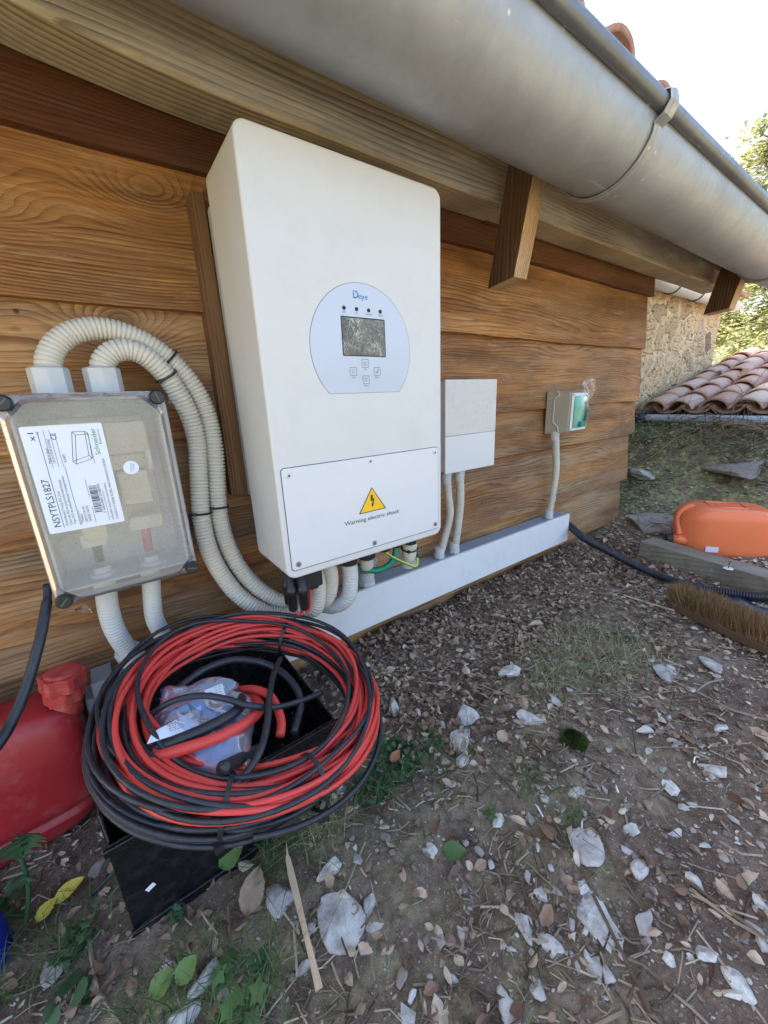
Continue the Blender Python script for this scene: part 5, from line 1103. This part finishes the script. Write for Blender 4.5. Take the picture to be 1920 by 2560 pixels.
# ------------------------------------------------------------------ scattered litter, gravel, grass
def vis_xy(n, f):
    """n random ground points, spread with density f(x, y) in 0..1"""
    out = []; 
    while len(out) < n:
        x = rng.uniform(-.75, 1.75, 4000); y = rng.uniform(-1.15, .0, 4000); k = rng.random(4000) < f(x, y)
        vx, vy = x-CP[0], y-CP[1]; dep = vx*_fw[0]+vy*_fw[1]+(-.41-CP[2])*_fw[2]
        sx = (vx*_r[0]+vy*_r[1]+(-.73)*_r[2])/np.maximum(dep, .05); k &= (dep > .2) & (abs(sx) < 1.15)
        k &= ~((x > -.325) & (x < .015) & (y > -.35) & (y < -.09))
        out += list(zip(x[k], y[k]))
    return out[:n]
def leafmass(name, n, f, s0, s1, mat, label, cat, tones, curl=.5, lift_=.004, shape=1.0, kind='stuff', asp=.42):
    v = []; fc = []; tn = []; 
    for (x, y) in vis_xy(n, f):
        s = rnd.uniform(s0, s1)*(1 if rnd.random() < .85 else 1.35); a = rnd.uniform(0, 6.28); z = gz(x, y)+lift_*rnd.uniform(.1, 2.2)
        R = Matrix.Rotation(a, 3, 'Z') @ Matrix.Rotation(rnd.gauss(0, .38), 3, 'X') @ Matrix.Rotation(rnd.gauss(0, .38), 3, 'Y'); c = rnd.uniform(-curl, curl); c2 = rnd.uniform(-curl, curl)
        i0 = len(v); w_ = s*asp*rnd.uniform(.7, 1.25); prof = [(0, .0), (.22, .75), (.5, 1.), (.78, .72), (1., .0)]
        for (u, k) in prof:
            jz = c*s*(u-.5)**2*2
            for e in ((-1, 1) if k else (0,)):
                kk = k*rnd.uniform(.75, 1.15); p = R @ Vector(((u-.5)*s, e*kk*w_, jz+abs(e*kk)*w_*c2)); v.append((x+p.x, y+p.y, max(z+p.z, z-.004)+.0015))
            if k: p = R @ Vector(((u-.5)*s, 0, jz)); v.append((x+p.x, y+p.y, z+p.z+.0015))
        # rows: 0 | 1,2,3(mid) | 4,5,6 | 7,8,9 | 10
        fc += [(i0, i0+1, i0+3), (i0, i0+3, i0+2)]
        for r_ in (1, 4): b0 = i0+r_; fc += [(b0, b0+3, b0+5, b0+2), (b0+2, b0+5, b0+4, b0+1)]
        fc += [(i0+7, i0+10, i0+9), (i0+9, i0+10, i0+8)]; tn += [min(1, max(0, rnd.gauss(*tones)))]*11
    m = MB(); m.v = v; m.f = fc; m.m = [0]*len(fc); m.sm = [False]*len(fc); m.a = tn; return tag(m.build(name, M[mat], None), label, cat, None, kind)
patch = lambda x, y, s, o=0: sst(-.12, .30, fbm(np.asarray(x)+o, np.asarray(y)+o, s, 3))
wallband = lambda x, y: (.25+.75*patch(x, y, 9, 3))*np.clip(sst(-.42, -.10, y)*sst(-.02, .25, x)+.18*sst(-.75, -.35, y)*sst(-.05, .3, x)+.06+.25*sst(1.0, 1.4, x), 0, 1)
leafmass('leaf_litter', 9500, wallband, .009, .023, 'deadleaf', 'curled brown dead leaves heaped along the foot of the wall', 'leaf litter', (.45, .26), lift_=.006, asp=.30, curl=.8)
leafmass('leaf_litter', 240, wallband, .022, .036, 'deadleaf', 'larger crisp dead leaves lying on top of the litter', 'leaf litter', (.62, .25), lift_=.010, asp=.28, curl=.9)
leafmass('wood_chips', 2600, lambda x, y: .08+.9*patch(x, y, 12, 9), .005, .014, 'deadleaf', 'small pale scraps of bark and leaf over the soil', 'debris', (.6, .28), .3, .002, asp=.22)
def twigmass(name, n, f, l0, l1, label):
    m = MB(); vs = []; fs = []; tn = []
    for (x, y) in vis_xy(n, f):
        l = rnd.uniform(l0, l1); a = rnd.gauss(-.7, .8); r = rnd.uniform(.0005, .0013)*(1+l*8); z = gz(x, y)+.002+r; dx = Vector((math.cos(a), math.sin(a), rnd.gauss(0, .12)))*l/2; s_ = Vector((-math.sin(a), math.cos(a), 0))*r; c = Vector((x, y, z)); bd2 = s_*rnd.gauss(0, 4)
        i0 = len(vs)
        for q_ in (c-dx, c+bd2, c+dx): vs += [q_-s_, q_+s_, q_+Vector((0, 0, r*1.5))]
        for k in (0, 3): fs += [(i0+k, i0+k+1, i0+k+4, i0+k+3), (i0+k+1, i0+k+2, i0+k+5, i0+k+4), (i0+k+2, i0+k, i0+k+3, i0+k+5)]
        tn += [rnd.random()**1.2]*9
    m.v = [tuple(v) for v in vs]; m.f = fs; m.m = [0]*len(fs); m.sm = [False]*len(fs); m.a = tn; tag(m.build(name, M['twig'], None), label, 'debris', None, 'stuff')
twigmass('fine_twigs', 3400, lambda x, y: .1+.9*patch(x, y, 7, 5), .012, .055, 'fine broken twigs and straw strewn over the soil')
twigmass('long_stems', 170, lambda x, y: .5+.0*x, .06, .16, 'longer dry stems strewn over the soil')
# gravel of three sizes in one mesh
lib = []
for k in range(10):
    m = MB(); rock(m, (0, 0, 0), 1, (1, .8, .6), 100+k, 1 if k < 6 else 2, .35, 0); lib.append((np.array(m.v), m.f))
def gravel(name, n, f, s0, s1, label, tone, pw=2.0):
    V = []; F = []; T = []; c = 0
    for (x, y) in vis_xy(n, f):
        s = s0+(s1-s0)*rnd.random()**pw; v, fc = lib[rnd.randrange(10)] if s > .004 else lib[rnd.randrange(6)]; a = rnd.uniform(0, 6.28); R = np.array(Matrix.Rotation(a, 3, 'Z') @ Matrix.Rotation(rnd.gauss(0, .35), 3, 'X')); st_ = np.array([1, rnd.uniform(.5, 1), rnd.uniform(.35, .9)])
        V.append((v*st_*s) @ R.T+np.array([x, y, gz(x, y)+s*.25])); F += [tuple(i+c for i in q_) for q_ in fc]; c += len(v); T += [min(1, max(0, rnd.gauss(*tone)))]*len(v)
    m = MB(); m.v = [tuple(q_) for q_ in np.concatenate(V)]; m.f = F; m.m = [0]*len(F); m.sm = [False]*len(F); m.a = T; return tag(m.build(name, M['stone'], None), label, 'gravel', None, 'stuff')
openf = lambda x, y: np.clip(.15+.7*sst(-.2, .25, x)*sst(-.30, -.5, y)+.25*sst(1.0, 1.5, x), 0, 1)
gravel('fine_gravel', 9000, lambda x, y: openf(x, y), .0012, .0040, 'fine stone chips mixed into the soil', (.42, .2))
gravel('clods', 6000, lambda x, y: .15+.85*patch(x, y, 8, 21), .002, .009, 'crumbs and clods of brown earth', (.06, .08), 2.5)
gravel('gravel', 1700, lambda x, y: openf(x, y)*(.2+.8*patch(x, y, 11, 40)), .004, .017, 'pale angular gravel scattered over the open soil', (.52, .26), 2.6)
def grassmass(name, spots, label, h0=.03, h1=.07, tones=(.5, .3), lay=.6):
    vs = []; fs = []; tn = []
    for (cx, cy, R, n) in spots:
        for _ in range(n):
            x = cx+rnd.gauss(0, R); y = cy+rnd.gauss(0, R*.7)
            if y > -.02: continue
            z = gz(x, y); h = rnd.uniform(h0, h1); a = rnd.uniform(0, 6.28); d = Vector((math.cos(a), math.sin(a), 0)); w_ = Vector((-d.y, d.x, 0))*rnd.uniform(.0005, .0012); le = rnd.uniform(.3, 1.3)*lay; i0 = len(vs); p = Vector((x, y, z))
            for u in (0, .35, .7, 1.0):
                q_ = p+d*(h*le*u*u*1.3)+Vector((0, 0, h*u*(1-.5*le*u))); q_.z = max(q_.z, z+.002)
                vs += [q_-w_*(1-u*.85), q_+w_*(1-u*.85)]
            for k in (0, 2, 4): fs.append((i0+k, i0+k+1, i0+k+3, i0+k+2))
            tn += [min(1, max(0, rnd.gauss(*tones)))]*8
    m = MB(); m.v = [tuple(v) for v in vs]; m.f = fs; m.m = [0]*len(fs); m.sm = [False]*len(fs); m.a = tn; tag(m.build(name, M['drygrass'], None), label, 'grass', None, 'stuff')
def gd(u, v, z=-.405): p = D(u, v, 'z', z); return p.x, p.y
grassmass('dry_grass', [(*gd(1230, 1420), .055, 260), (*gd(1330, 1440), .05, 200), (*gd(1180, 1470), .05, 160), (*gd(1280, 1380), .05, 100), (*gd(1380, 1400), .07, 120), (*gd(700, 1800), .02, 90)], 'matted dry grass on the leaf litter', .03, .08, (.72, .2), 1.2)
grassmass('green_grass', [(*gd(820, 1700), .04, 90), (*gd(950, 1640), .05, 80), (*gd(100, 2080), .05, 90), (*gd(420, 2150), .06, 120), (*gd(200, 1950), .04, 50), (*gd(650, 1800), .035, 190), (*gd(590, 1840), .02, 60), (*gd(1150, 1690), .03, 70), (*gd(330, 2190), .03, 50), (*gd(550, 2150), .03, 60), (*gd(40, 2120), .04, 60), (*gd(300, 1840), .02, 20), (*gd(1240, 1770), .02, 50)], 'tufts of short green grass around the crate and stones', .025, .065, (.22, .16), .8)
# weeds: rosettes of small leaves
def weed(cx, cy, R, n, s0, s1, label, h=.02, tones=(.45, .2), name='weed', group='green weeds on the soil', asp=.4, lobed=False, z0=None):
    vs = []; fs = []; tn = []
    for _ in range(n):
        a = rnd.uniform(0, 6.28); rr = R*math.sqrt(rnd.random()); x = cx+rr*math.cos(a); y = min(cy+rr*math.sin(a), -.02 if cx < 1.9 else 9); zg = gz(x, y) if z0 is None else z0
        s = rnd.uniform(s0, s1); z = zg+rnd.uniform(.15, 1)*h; b = rnd.uniform(0, 6.28); R3 = Matrix.Rotation(b, 3, 'Z') @ Matrix.Rotation(rnd.gauss(-.25, .3), 3, 'Y') @ Matrix.Rotation(rnd.gauss(0, .35), 3, 'X'); i0 = len(vs); K = 10
        vs.append(Vector((x, y, z)))
        for k in range(K):
            an = 2*math.pi*k/K; rad = (1+(.28*math.cos(an*5) if lobed else 0)); p = R3 @ Vector((.5*s*rad*math.cos(an), asp*s*rad*math.sin(an), -.12*s*abs(math.sin(an)))); vs.append(Vector((x, y, z))+p)
        fs += [(i0, i0+1+k, i0+1+(k+1) % K) for k in range(K)]; tt = min(1, max(0, rnd.gauss(*tones))); tn += [tt]*(K+1)
        w_ = Vector((.0006, .0006, 0)); i0 = len(vs); vs += [Vector((cx+(x-cx)*.4, cy+(y-cy)*.4, zg)), Vector((cx+(x-cx)*.4, cy+(y-cy)*.4, zg))+w_, Vector((x, y, z))+w_*.5, Vector((x, y, z-.001))]; fs.append((i0, i0+1, i0+2, i0+3)); tn += [.6]*4
    m = MB(); m.v = [tuple(v) for v in vs]; m.f = fs; m.m = [0]*len(fs); m.sm = [True]*len(fs); m.a = tn; return tag(m.build(name, M['leaf'], None), label, 'weed', group)
for (u, v, R, n, s0, s1, lb, h, tn, lobed) in (
    (860, 1640, .060, 200, .009, .016, 'patch of small rounded green weeds right of the coil', .018, (.35, .15), False), (800, 1700, .045, 120, .008, .014, 'small weeds under the lower right side of the coil', .015, (.35, .15), False),
    (930, 1600, .035, 60, .008, .013, 'sparse little weed between the coil weeds and pale stones', .012, (.4, .15), False),
    (165, 2050, .026, 22, .018, .030, 'scalloped round-leaved weed at lower left', .020, (.30, .08), True), (380, 1965, .016, 26, .007, .012, 'feathery small weed in front of the crate', .015, (.35, .1), True),
    (480, 2090, .018, 9, .024, .040, 'dandelion-like weed with toothed leaves at the bottom', .03, (.55, .1), True), (560, 2080, .016, 7, .022, .036, 'second toothed weed right of the dandelion-like one', .03, (.5, .1), True),
    (640, 1795, .022, 18, .012, .022, 'bright green pointed weed beside the crate corner', .025, (.75, .12), True), (30, 1950, .03, 14, .02, .035, 'broad blue-green weed leaves at the left edge', .045, (.3, .1), False),
    (290, 1840, .012, 8, .014, .022, 'little weed at the crate left corner', .02, (.3, .1), False), (520, 2190, .03, 12, .025, .04, 'green leaves cut by the bottom edge', .03, (.65, .1), True), (150, 2180, .03, 10, .02, .04, 'long grey-green leaves in the bottom left corner', .03, (.35, .1), False),
    (1360, 1380, .03, 16, .010, .018, 'small green sprig in the dry grass', .02, (.45, .1), False), (1060, 1750, .014, 9, .010, .016, 'small seedling beside a pale stone', .015, (.6, .1), False), (1655, 1300, .03, 20, .012, .02, 'small leafy sprig on the black pipe near the frame edge', .03, (.35, .1), True)):
    p = gd(u, v); weed(p[0], p[1], R*.85, n, s0*(.68 if s0 > .016 else .85), s1*(.68 if s0 > .016 else .85), lb, h, tn, lobed=lobed, asp=.42)
def oneleaf(u, v, s, label, tone, ang, mat='leaf', asp=.3, name='fallen_leaf', hz_=.012, group='fallen leaves'):
    x, y = gd(u, v); z = gz(x, y)+hz_; R3 = Matrix.Rotation(ang, 3, 'Z') @ Matrix.Rotation(-.15, 3, 'Y') @ Matrix.Rotation(.25, 3, 'X'); vs = []; n = 12; m = MB(); m.smooth = True; m.tone = tone
    for i in range(n+1):
        t = i/n; w_ = s*asp*math.sin(math.pi*t**.8)**.8*(1+.06*math.sin(i*2.6)); 
        for e in (-1, 0, 1): p = R3 @ Vector(((t-.5)*s, e*w_, .12*s*abs(e)+.10*s*math.sin(t*3))); vs.append(Vector((x, y, z))+p)
    m.add(vs, [q_ for i in range(n) for q_ in ((3*i, 3*i+3, 3*i+4, 3*i+1), (3*i+1, 3*i+4, 3*i+5, 3*i+2))]); o = m.build(name, mat if not isinstance(mat, str) else M[mat], None); return tag(o, label, 'leaf', group)
ylw = plain('yellow leaf', (.50, .42, .06), .6, var=.2)
oneleaf(1257, 1445, .050, 'smooth green leaf lying on the dry grass', .75, -1.2, asp=.2); oneleaf(983, 1838, .042, 'wrinkled green leaf fallen beside the pinkish stone', .62, -.8, asp=.32); oneleaf(503, 1865, .040, 'round bright green leaf in front of the crate', .85, .1, asp=.42, hz_=.03)
oneleaf(153, 1927, .042, 'yellow leaf with pointed tips near the crate corner', .5, .2, ylw, .26); oneleaf(102, 1967, .030, 'small yellow leaf left of the pointed yellow leaf', .5, .6, ylw, .32); oneleaf(410, 2115, .030, 'upright pale green round leaf on a thin stem', .95, .4, asp=.42, hz_=.03); oneleaf(355, 2135, .032, 'yellowish green leaf beside the upright round leaf', .98, .2, asp=.4, hz_=.02)
oneleaf(545, 1925, .060, 'large rosy brown dead leaf next to the flat grey stone', .55, .9, 'deadleaf', .3); oneleaf(1085, 1590, .030, 'round tan dead leaf between pale stones', .7, .3, 'deadleaf', .42); oneleaf(855, 1645, .030, 'orange brown dead leaf on the coil weeds', .35, .2, plain('rust leaf', (.30, .12, .06), .7), .3, hz_=.022)
# thistle-like plant in front of the red can
pl = empty('broad_leaf_plant', (-.47, -.22, -.41), 'broad-leaved green plant in front of the red can at the left edge', 'plant')
m = MB(); m.smooth = True; m.tone = .3; b0 = D(55, 2000, 'z', -.40); tp = D(45, 1850, 'y', -.24); p, _ = spline([b0, b0.lerp(tp, .5)+Vector((.006, 0, 0)), tp], .006); m.tube(p, .003, 8); m.build('stem', M['leaf'], pl)
for (e, s, tn_) in ((D(85, 1800, 'y', -.25), .022, .45), (D(5, 1835, 'y', -.26), .022, .35), (D(60, 1905, 'y', -.25), .014, .3)):
    m = MB(); m.smooth = True; m.tone = tn_; a_ = tp if e.z > tp.z-.02 else p[int(len(p)*.6)]; a_ = Vector(a_); d = (e-a_); sdv = d.cross(Vector((0, -1, .3))).normalized(); vs = []; n = 20
    for i in range(n+1):
        t = i/n; w_ = s*math.sin(math.pi*min(1, t*1.02))**.6*(1+(.45 if i % 4 < 2 else -.25))*(.5+t*.4); c_ = a_+d*t+Vector((0, 0, .012*math.sin(t*3)))
        vs += [c_-sdv*w_+Vector((0, -.004, 0)), c_, c_+sdv*w_+Vector((0, -.004, 0))]
    m.add(vs, [q_ for i in range(n) for q_ in ((3*i, 3*i+3, 3*i+4, 3*i+1), (3*i+1, 3*i+4, 3*i+5, 3*i+2))]); m.build('leaf', M['leaf'], pl)
# white shavings on the soil
for i, (u, v, a, lb) in enumerate(((1165, 1745, 1.2, 'thin white plastic shaving above the small pale stones'), (1260, 1785, .3, 'curled white plastic shaving near the mossy patch'), (1330, 1700, .8, 'white plastic sliver in open soil'), (1505, 1640, -.1, 'straight white plastic offcut in the upper soil'))):
    x, y = gd(u, v); m = MB(); m.smooth = True; p, _ = spline([(x-.012*math.cos(a), y-.012*math.sin(a), gz(x, y)+.005), (x, y+.003, gz(x, y)+.010), (x+.012*math.cos(a), y+.012*math.sin(a), gz(x, y)+.005)], .003); m.tube(p, .0016, 5); tag(m.build('plastic_shaving', M['pvc'], None), lb, 'shaving', 'white plastic shavings')
# ------------------------------------------------------------------ bank beyond: undergrowth, dead branches
vs = []; fs = []; tn = []
for _ in range(9000):
    x = rnd.uniform(1.95, 2.78); y = rnd.uniform(-1.0, .30); den = .22+.6*(x > 2.5 and rnd.random() < .9)
    if rnd.random() > den+(.3 if y > 0 and x < 2.3 else 0): continue
    z = gz(x, y)+rnd.uniform(0, .04 if x < 2.45 else .07); s = rnd.uniform(.010, .026); R3 = Matrix.Rotation(rnd.uniform(0, 6.28), 3, 'Z') @ Matrix.Rotation(rnd.gauss(0, .6), 3, 'X') @ Matrix.Rotation(rnd.gauss(0, .6), 3, 'Y'); i0 = len(vs)
    for q_ in ((-.5, 0), (0, -.3), (.5, 0), (0, .3)): vs.append(tuple(Vector((x, y, z))+R3 @ Vector((q_[0]*s, q_[1]*s, 0))))
    fs.append((i0, i0+1, i0+2, i0+3)); tn += [min(1, max(0, rnd.gauss(.5, .25)))]*4
M['cover'] = tonemat('pale ground cover', [(0, (.10, .17, .08)), (.5, (.24, .33, .16)), (1, (.46, .50, .30))], .6, trans=.3, var=.1); M['straw'] = tonemat('pale straw', [(0, (.26, .20, .14)), (.5, (.50, .42, .31)), (1, (.68, .60, .48))], .8, trans=.15, var=.1)
m = MB(); m.v = vs; m.f = fs; m.m = [0]*len(fs); m.sm = [False]*len(fs); m.a = tn; tag(m.build('undergrowth', M['cover'], None), 'dark green ground cover on the bank behind the orange can', 'ground cover', None, 'stuff')
vs = []; fs = []; tn = []
for _ in range(6500):
    x = rnd.uniform(1.7, 2.78); y = rnd.uniform(-1.0, .30); z = gz(x, y)+rnd.uniform(0, .012); s = rnd.uniform(.012, .03); R3 = Matrix.Rotation(rnd.uniform(0, 6.28), 3, 'Z') @ Matrix.Rotation(rnd.gauss(0, .4), 3, 'X'); i0 = len(vs); asp = rnd.choice((.1, .3))
    for q_ in ((-.5, 0), (0, -asp), (.5, 0), (0, asp)): vs.append(tuple(Vector((x, y, z))+R3 @ Vector((q_[0]*s, q_[1]*s, 0))))
    fs.append((i0, i0+1, i0+2, i0+3)); tn += [min(1, max(0, rnd.gauss(.75, .3)))]*4
m = MB(); m.v = vs; m.f = fs; m.m = [0]*len(fs); m.sm = [False]*len(fs); m.a = tn; tag(m.build('bank_litter', M['straw'], None), 'dead leaves and straw lying over the far bank', 'leaf litter', None, 'stuff')
m = MB(); m.smooth = True; RB = random.Random(5)
def branch(m, p, d, l, r, depth):
    n = 7; pts = [p]; dd = d.copy(); 
    for k in range(n): dd = (dd+Vector((RB.gauss(0, .18), RB.gauss(0, .18), RB.gauss(-.02, .14)))).normalized(); p = p+dd*l/n; pts.append(p)
    m.tone = RB.uniform(.2, .8); m.tube(pts, [r*(1-.7*i/n) for i in range(n+1)], 5)
    if depth:
        for _ in range(RB.choice((2, 3, 4))): k = RB.randrange(1, n); branch(m, pts[k], (dd+Vector((RB.gauss(0, .8), RB.gauss(0, .8), RB.gauss(.1, .5)))).normalized(), l*RB.uniform(.3, .6), r*.6, depth-1)
for k in range(30):
    x = RB.uniform(2.35, 2.75); y = RB.uniform(-.9, .15); branch(m, Vector((x, y, gz(x, y)+.01)), Vector((RB.gauss(0, .5), RB.gauss(-.5, .7), RB.uniform(.05, .6))).normalized(), RB.uniform(.25, .55), RB.uniform(.002, .0055), 2)
tag(m.build('brushwood', M['twig'], None), 'tangle of dead branches in front of the tiled outbuilding roof', 'branches', None, 'stuff')
# ------------------------------------------------------------------ trees beyond
def tree(name, base, h, blobs, nleaf, label, seed, ls=(.05, .10)):
    t = empty(name, base, label, 'tree', 'trees beyond the roof'); R = random.Random(seed); m = MB(); m.smooth = True; b = Vector(base); tips = []
    top = b+Vector((0, 0, h*.5)); m.tube([b-Vector((0, 0, .3)), b+Vector((.05, 0, h*.25)), top], [.16, .12, .08], 10)
    for (c, r) in blobs:
        c = Vector(c); m.tube([top-Vector((0, 0, R.uniform(0, h*.2))), top.lerp(c, .5)+Vector((R.gauss(0, .1), R.gauss(0, .1), .1)), c], [.07, .045, .02], 7)
        for _ in range(14):
            e = c+Vector((R.gauss(0, 1), R.gauss(0, 1), R.gauss(0, 1))).normalized()*r*R.uniform(.6, 1.1); m.tube([c, c.lerp(e, .5)+Vector((R.gauss(0, .06), R.gauss(0, .06), .05)), e], [.018, .01, .004], 5); tips.append((e, r*.33))
    m.build('trunk', M['bark'], t); vs = []; fs = []; tn = []
    for _ in range(nleaf):
        c, r = R.choice(tips); p = c+Vector((R.gauss(0, 1), R.gauss(0, 1), R.gauss(0, .8)))*r*.55; s = R.uniform(*ls); R3 = Matrix.Rotation(R.uniform(0, 6.28), 3, 'Z') @ Matrix.Rotation(R.uniform(-1.3, 1.3), 3, 'X'); i0 = len(vs)
        for q_ in ((-.5, 0), (0, -.28), (.5, 0), (0, .28)): vs.append(tuple(p+R3 @ Vector((q_[0]*s, q_[1]*s, 0))))
        fs.append((i0, i0+1, i0+2, i0+3)); tn += [R.random()]*4
    m = MB(); m.v = vs; m.f = fs; m.m = [0]*len(fs); m.sm = [False]*len(fs); m.a = tn; m.build('crown', M['treeleaf'], t)
def dpt(u, v, x): p = D(u, v, 'x', x); return tuple(p)
tree('olive_tree', (9.2, .5, -.3), 3.5, [(dpt(1655, 350, 9), .5), (dpt(1690, 400, 9), .7), (dpt(1640, 620, 9), .75), (dpt(1600, 700, 9.3), .55), (dpt(1665, 480, 9.2), .9), (dpt(1700, 560, 9), .9), (dpt(1740, 700, 9), .9)], 20000, 'sunlit evergreen tree above the tiled roof, reaching past the gutter end', 3, (.045, .085))
tree('olive_tree', (13, 1.6, -.5), 3.2, [(dpt(1590, 740, 13), .7), (dpt(1650, 745, 13.5), .8), (dpt(1560, 720, 13), .6)], 9000, 'lower hazy tree beyond the tiled roof beside the stone house', 4, (.06, .1))
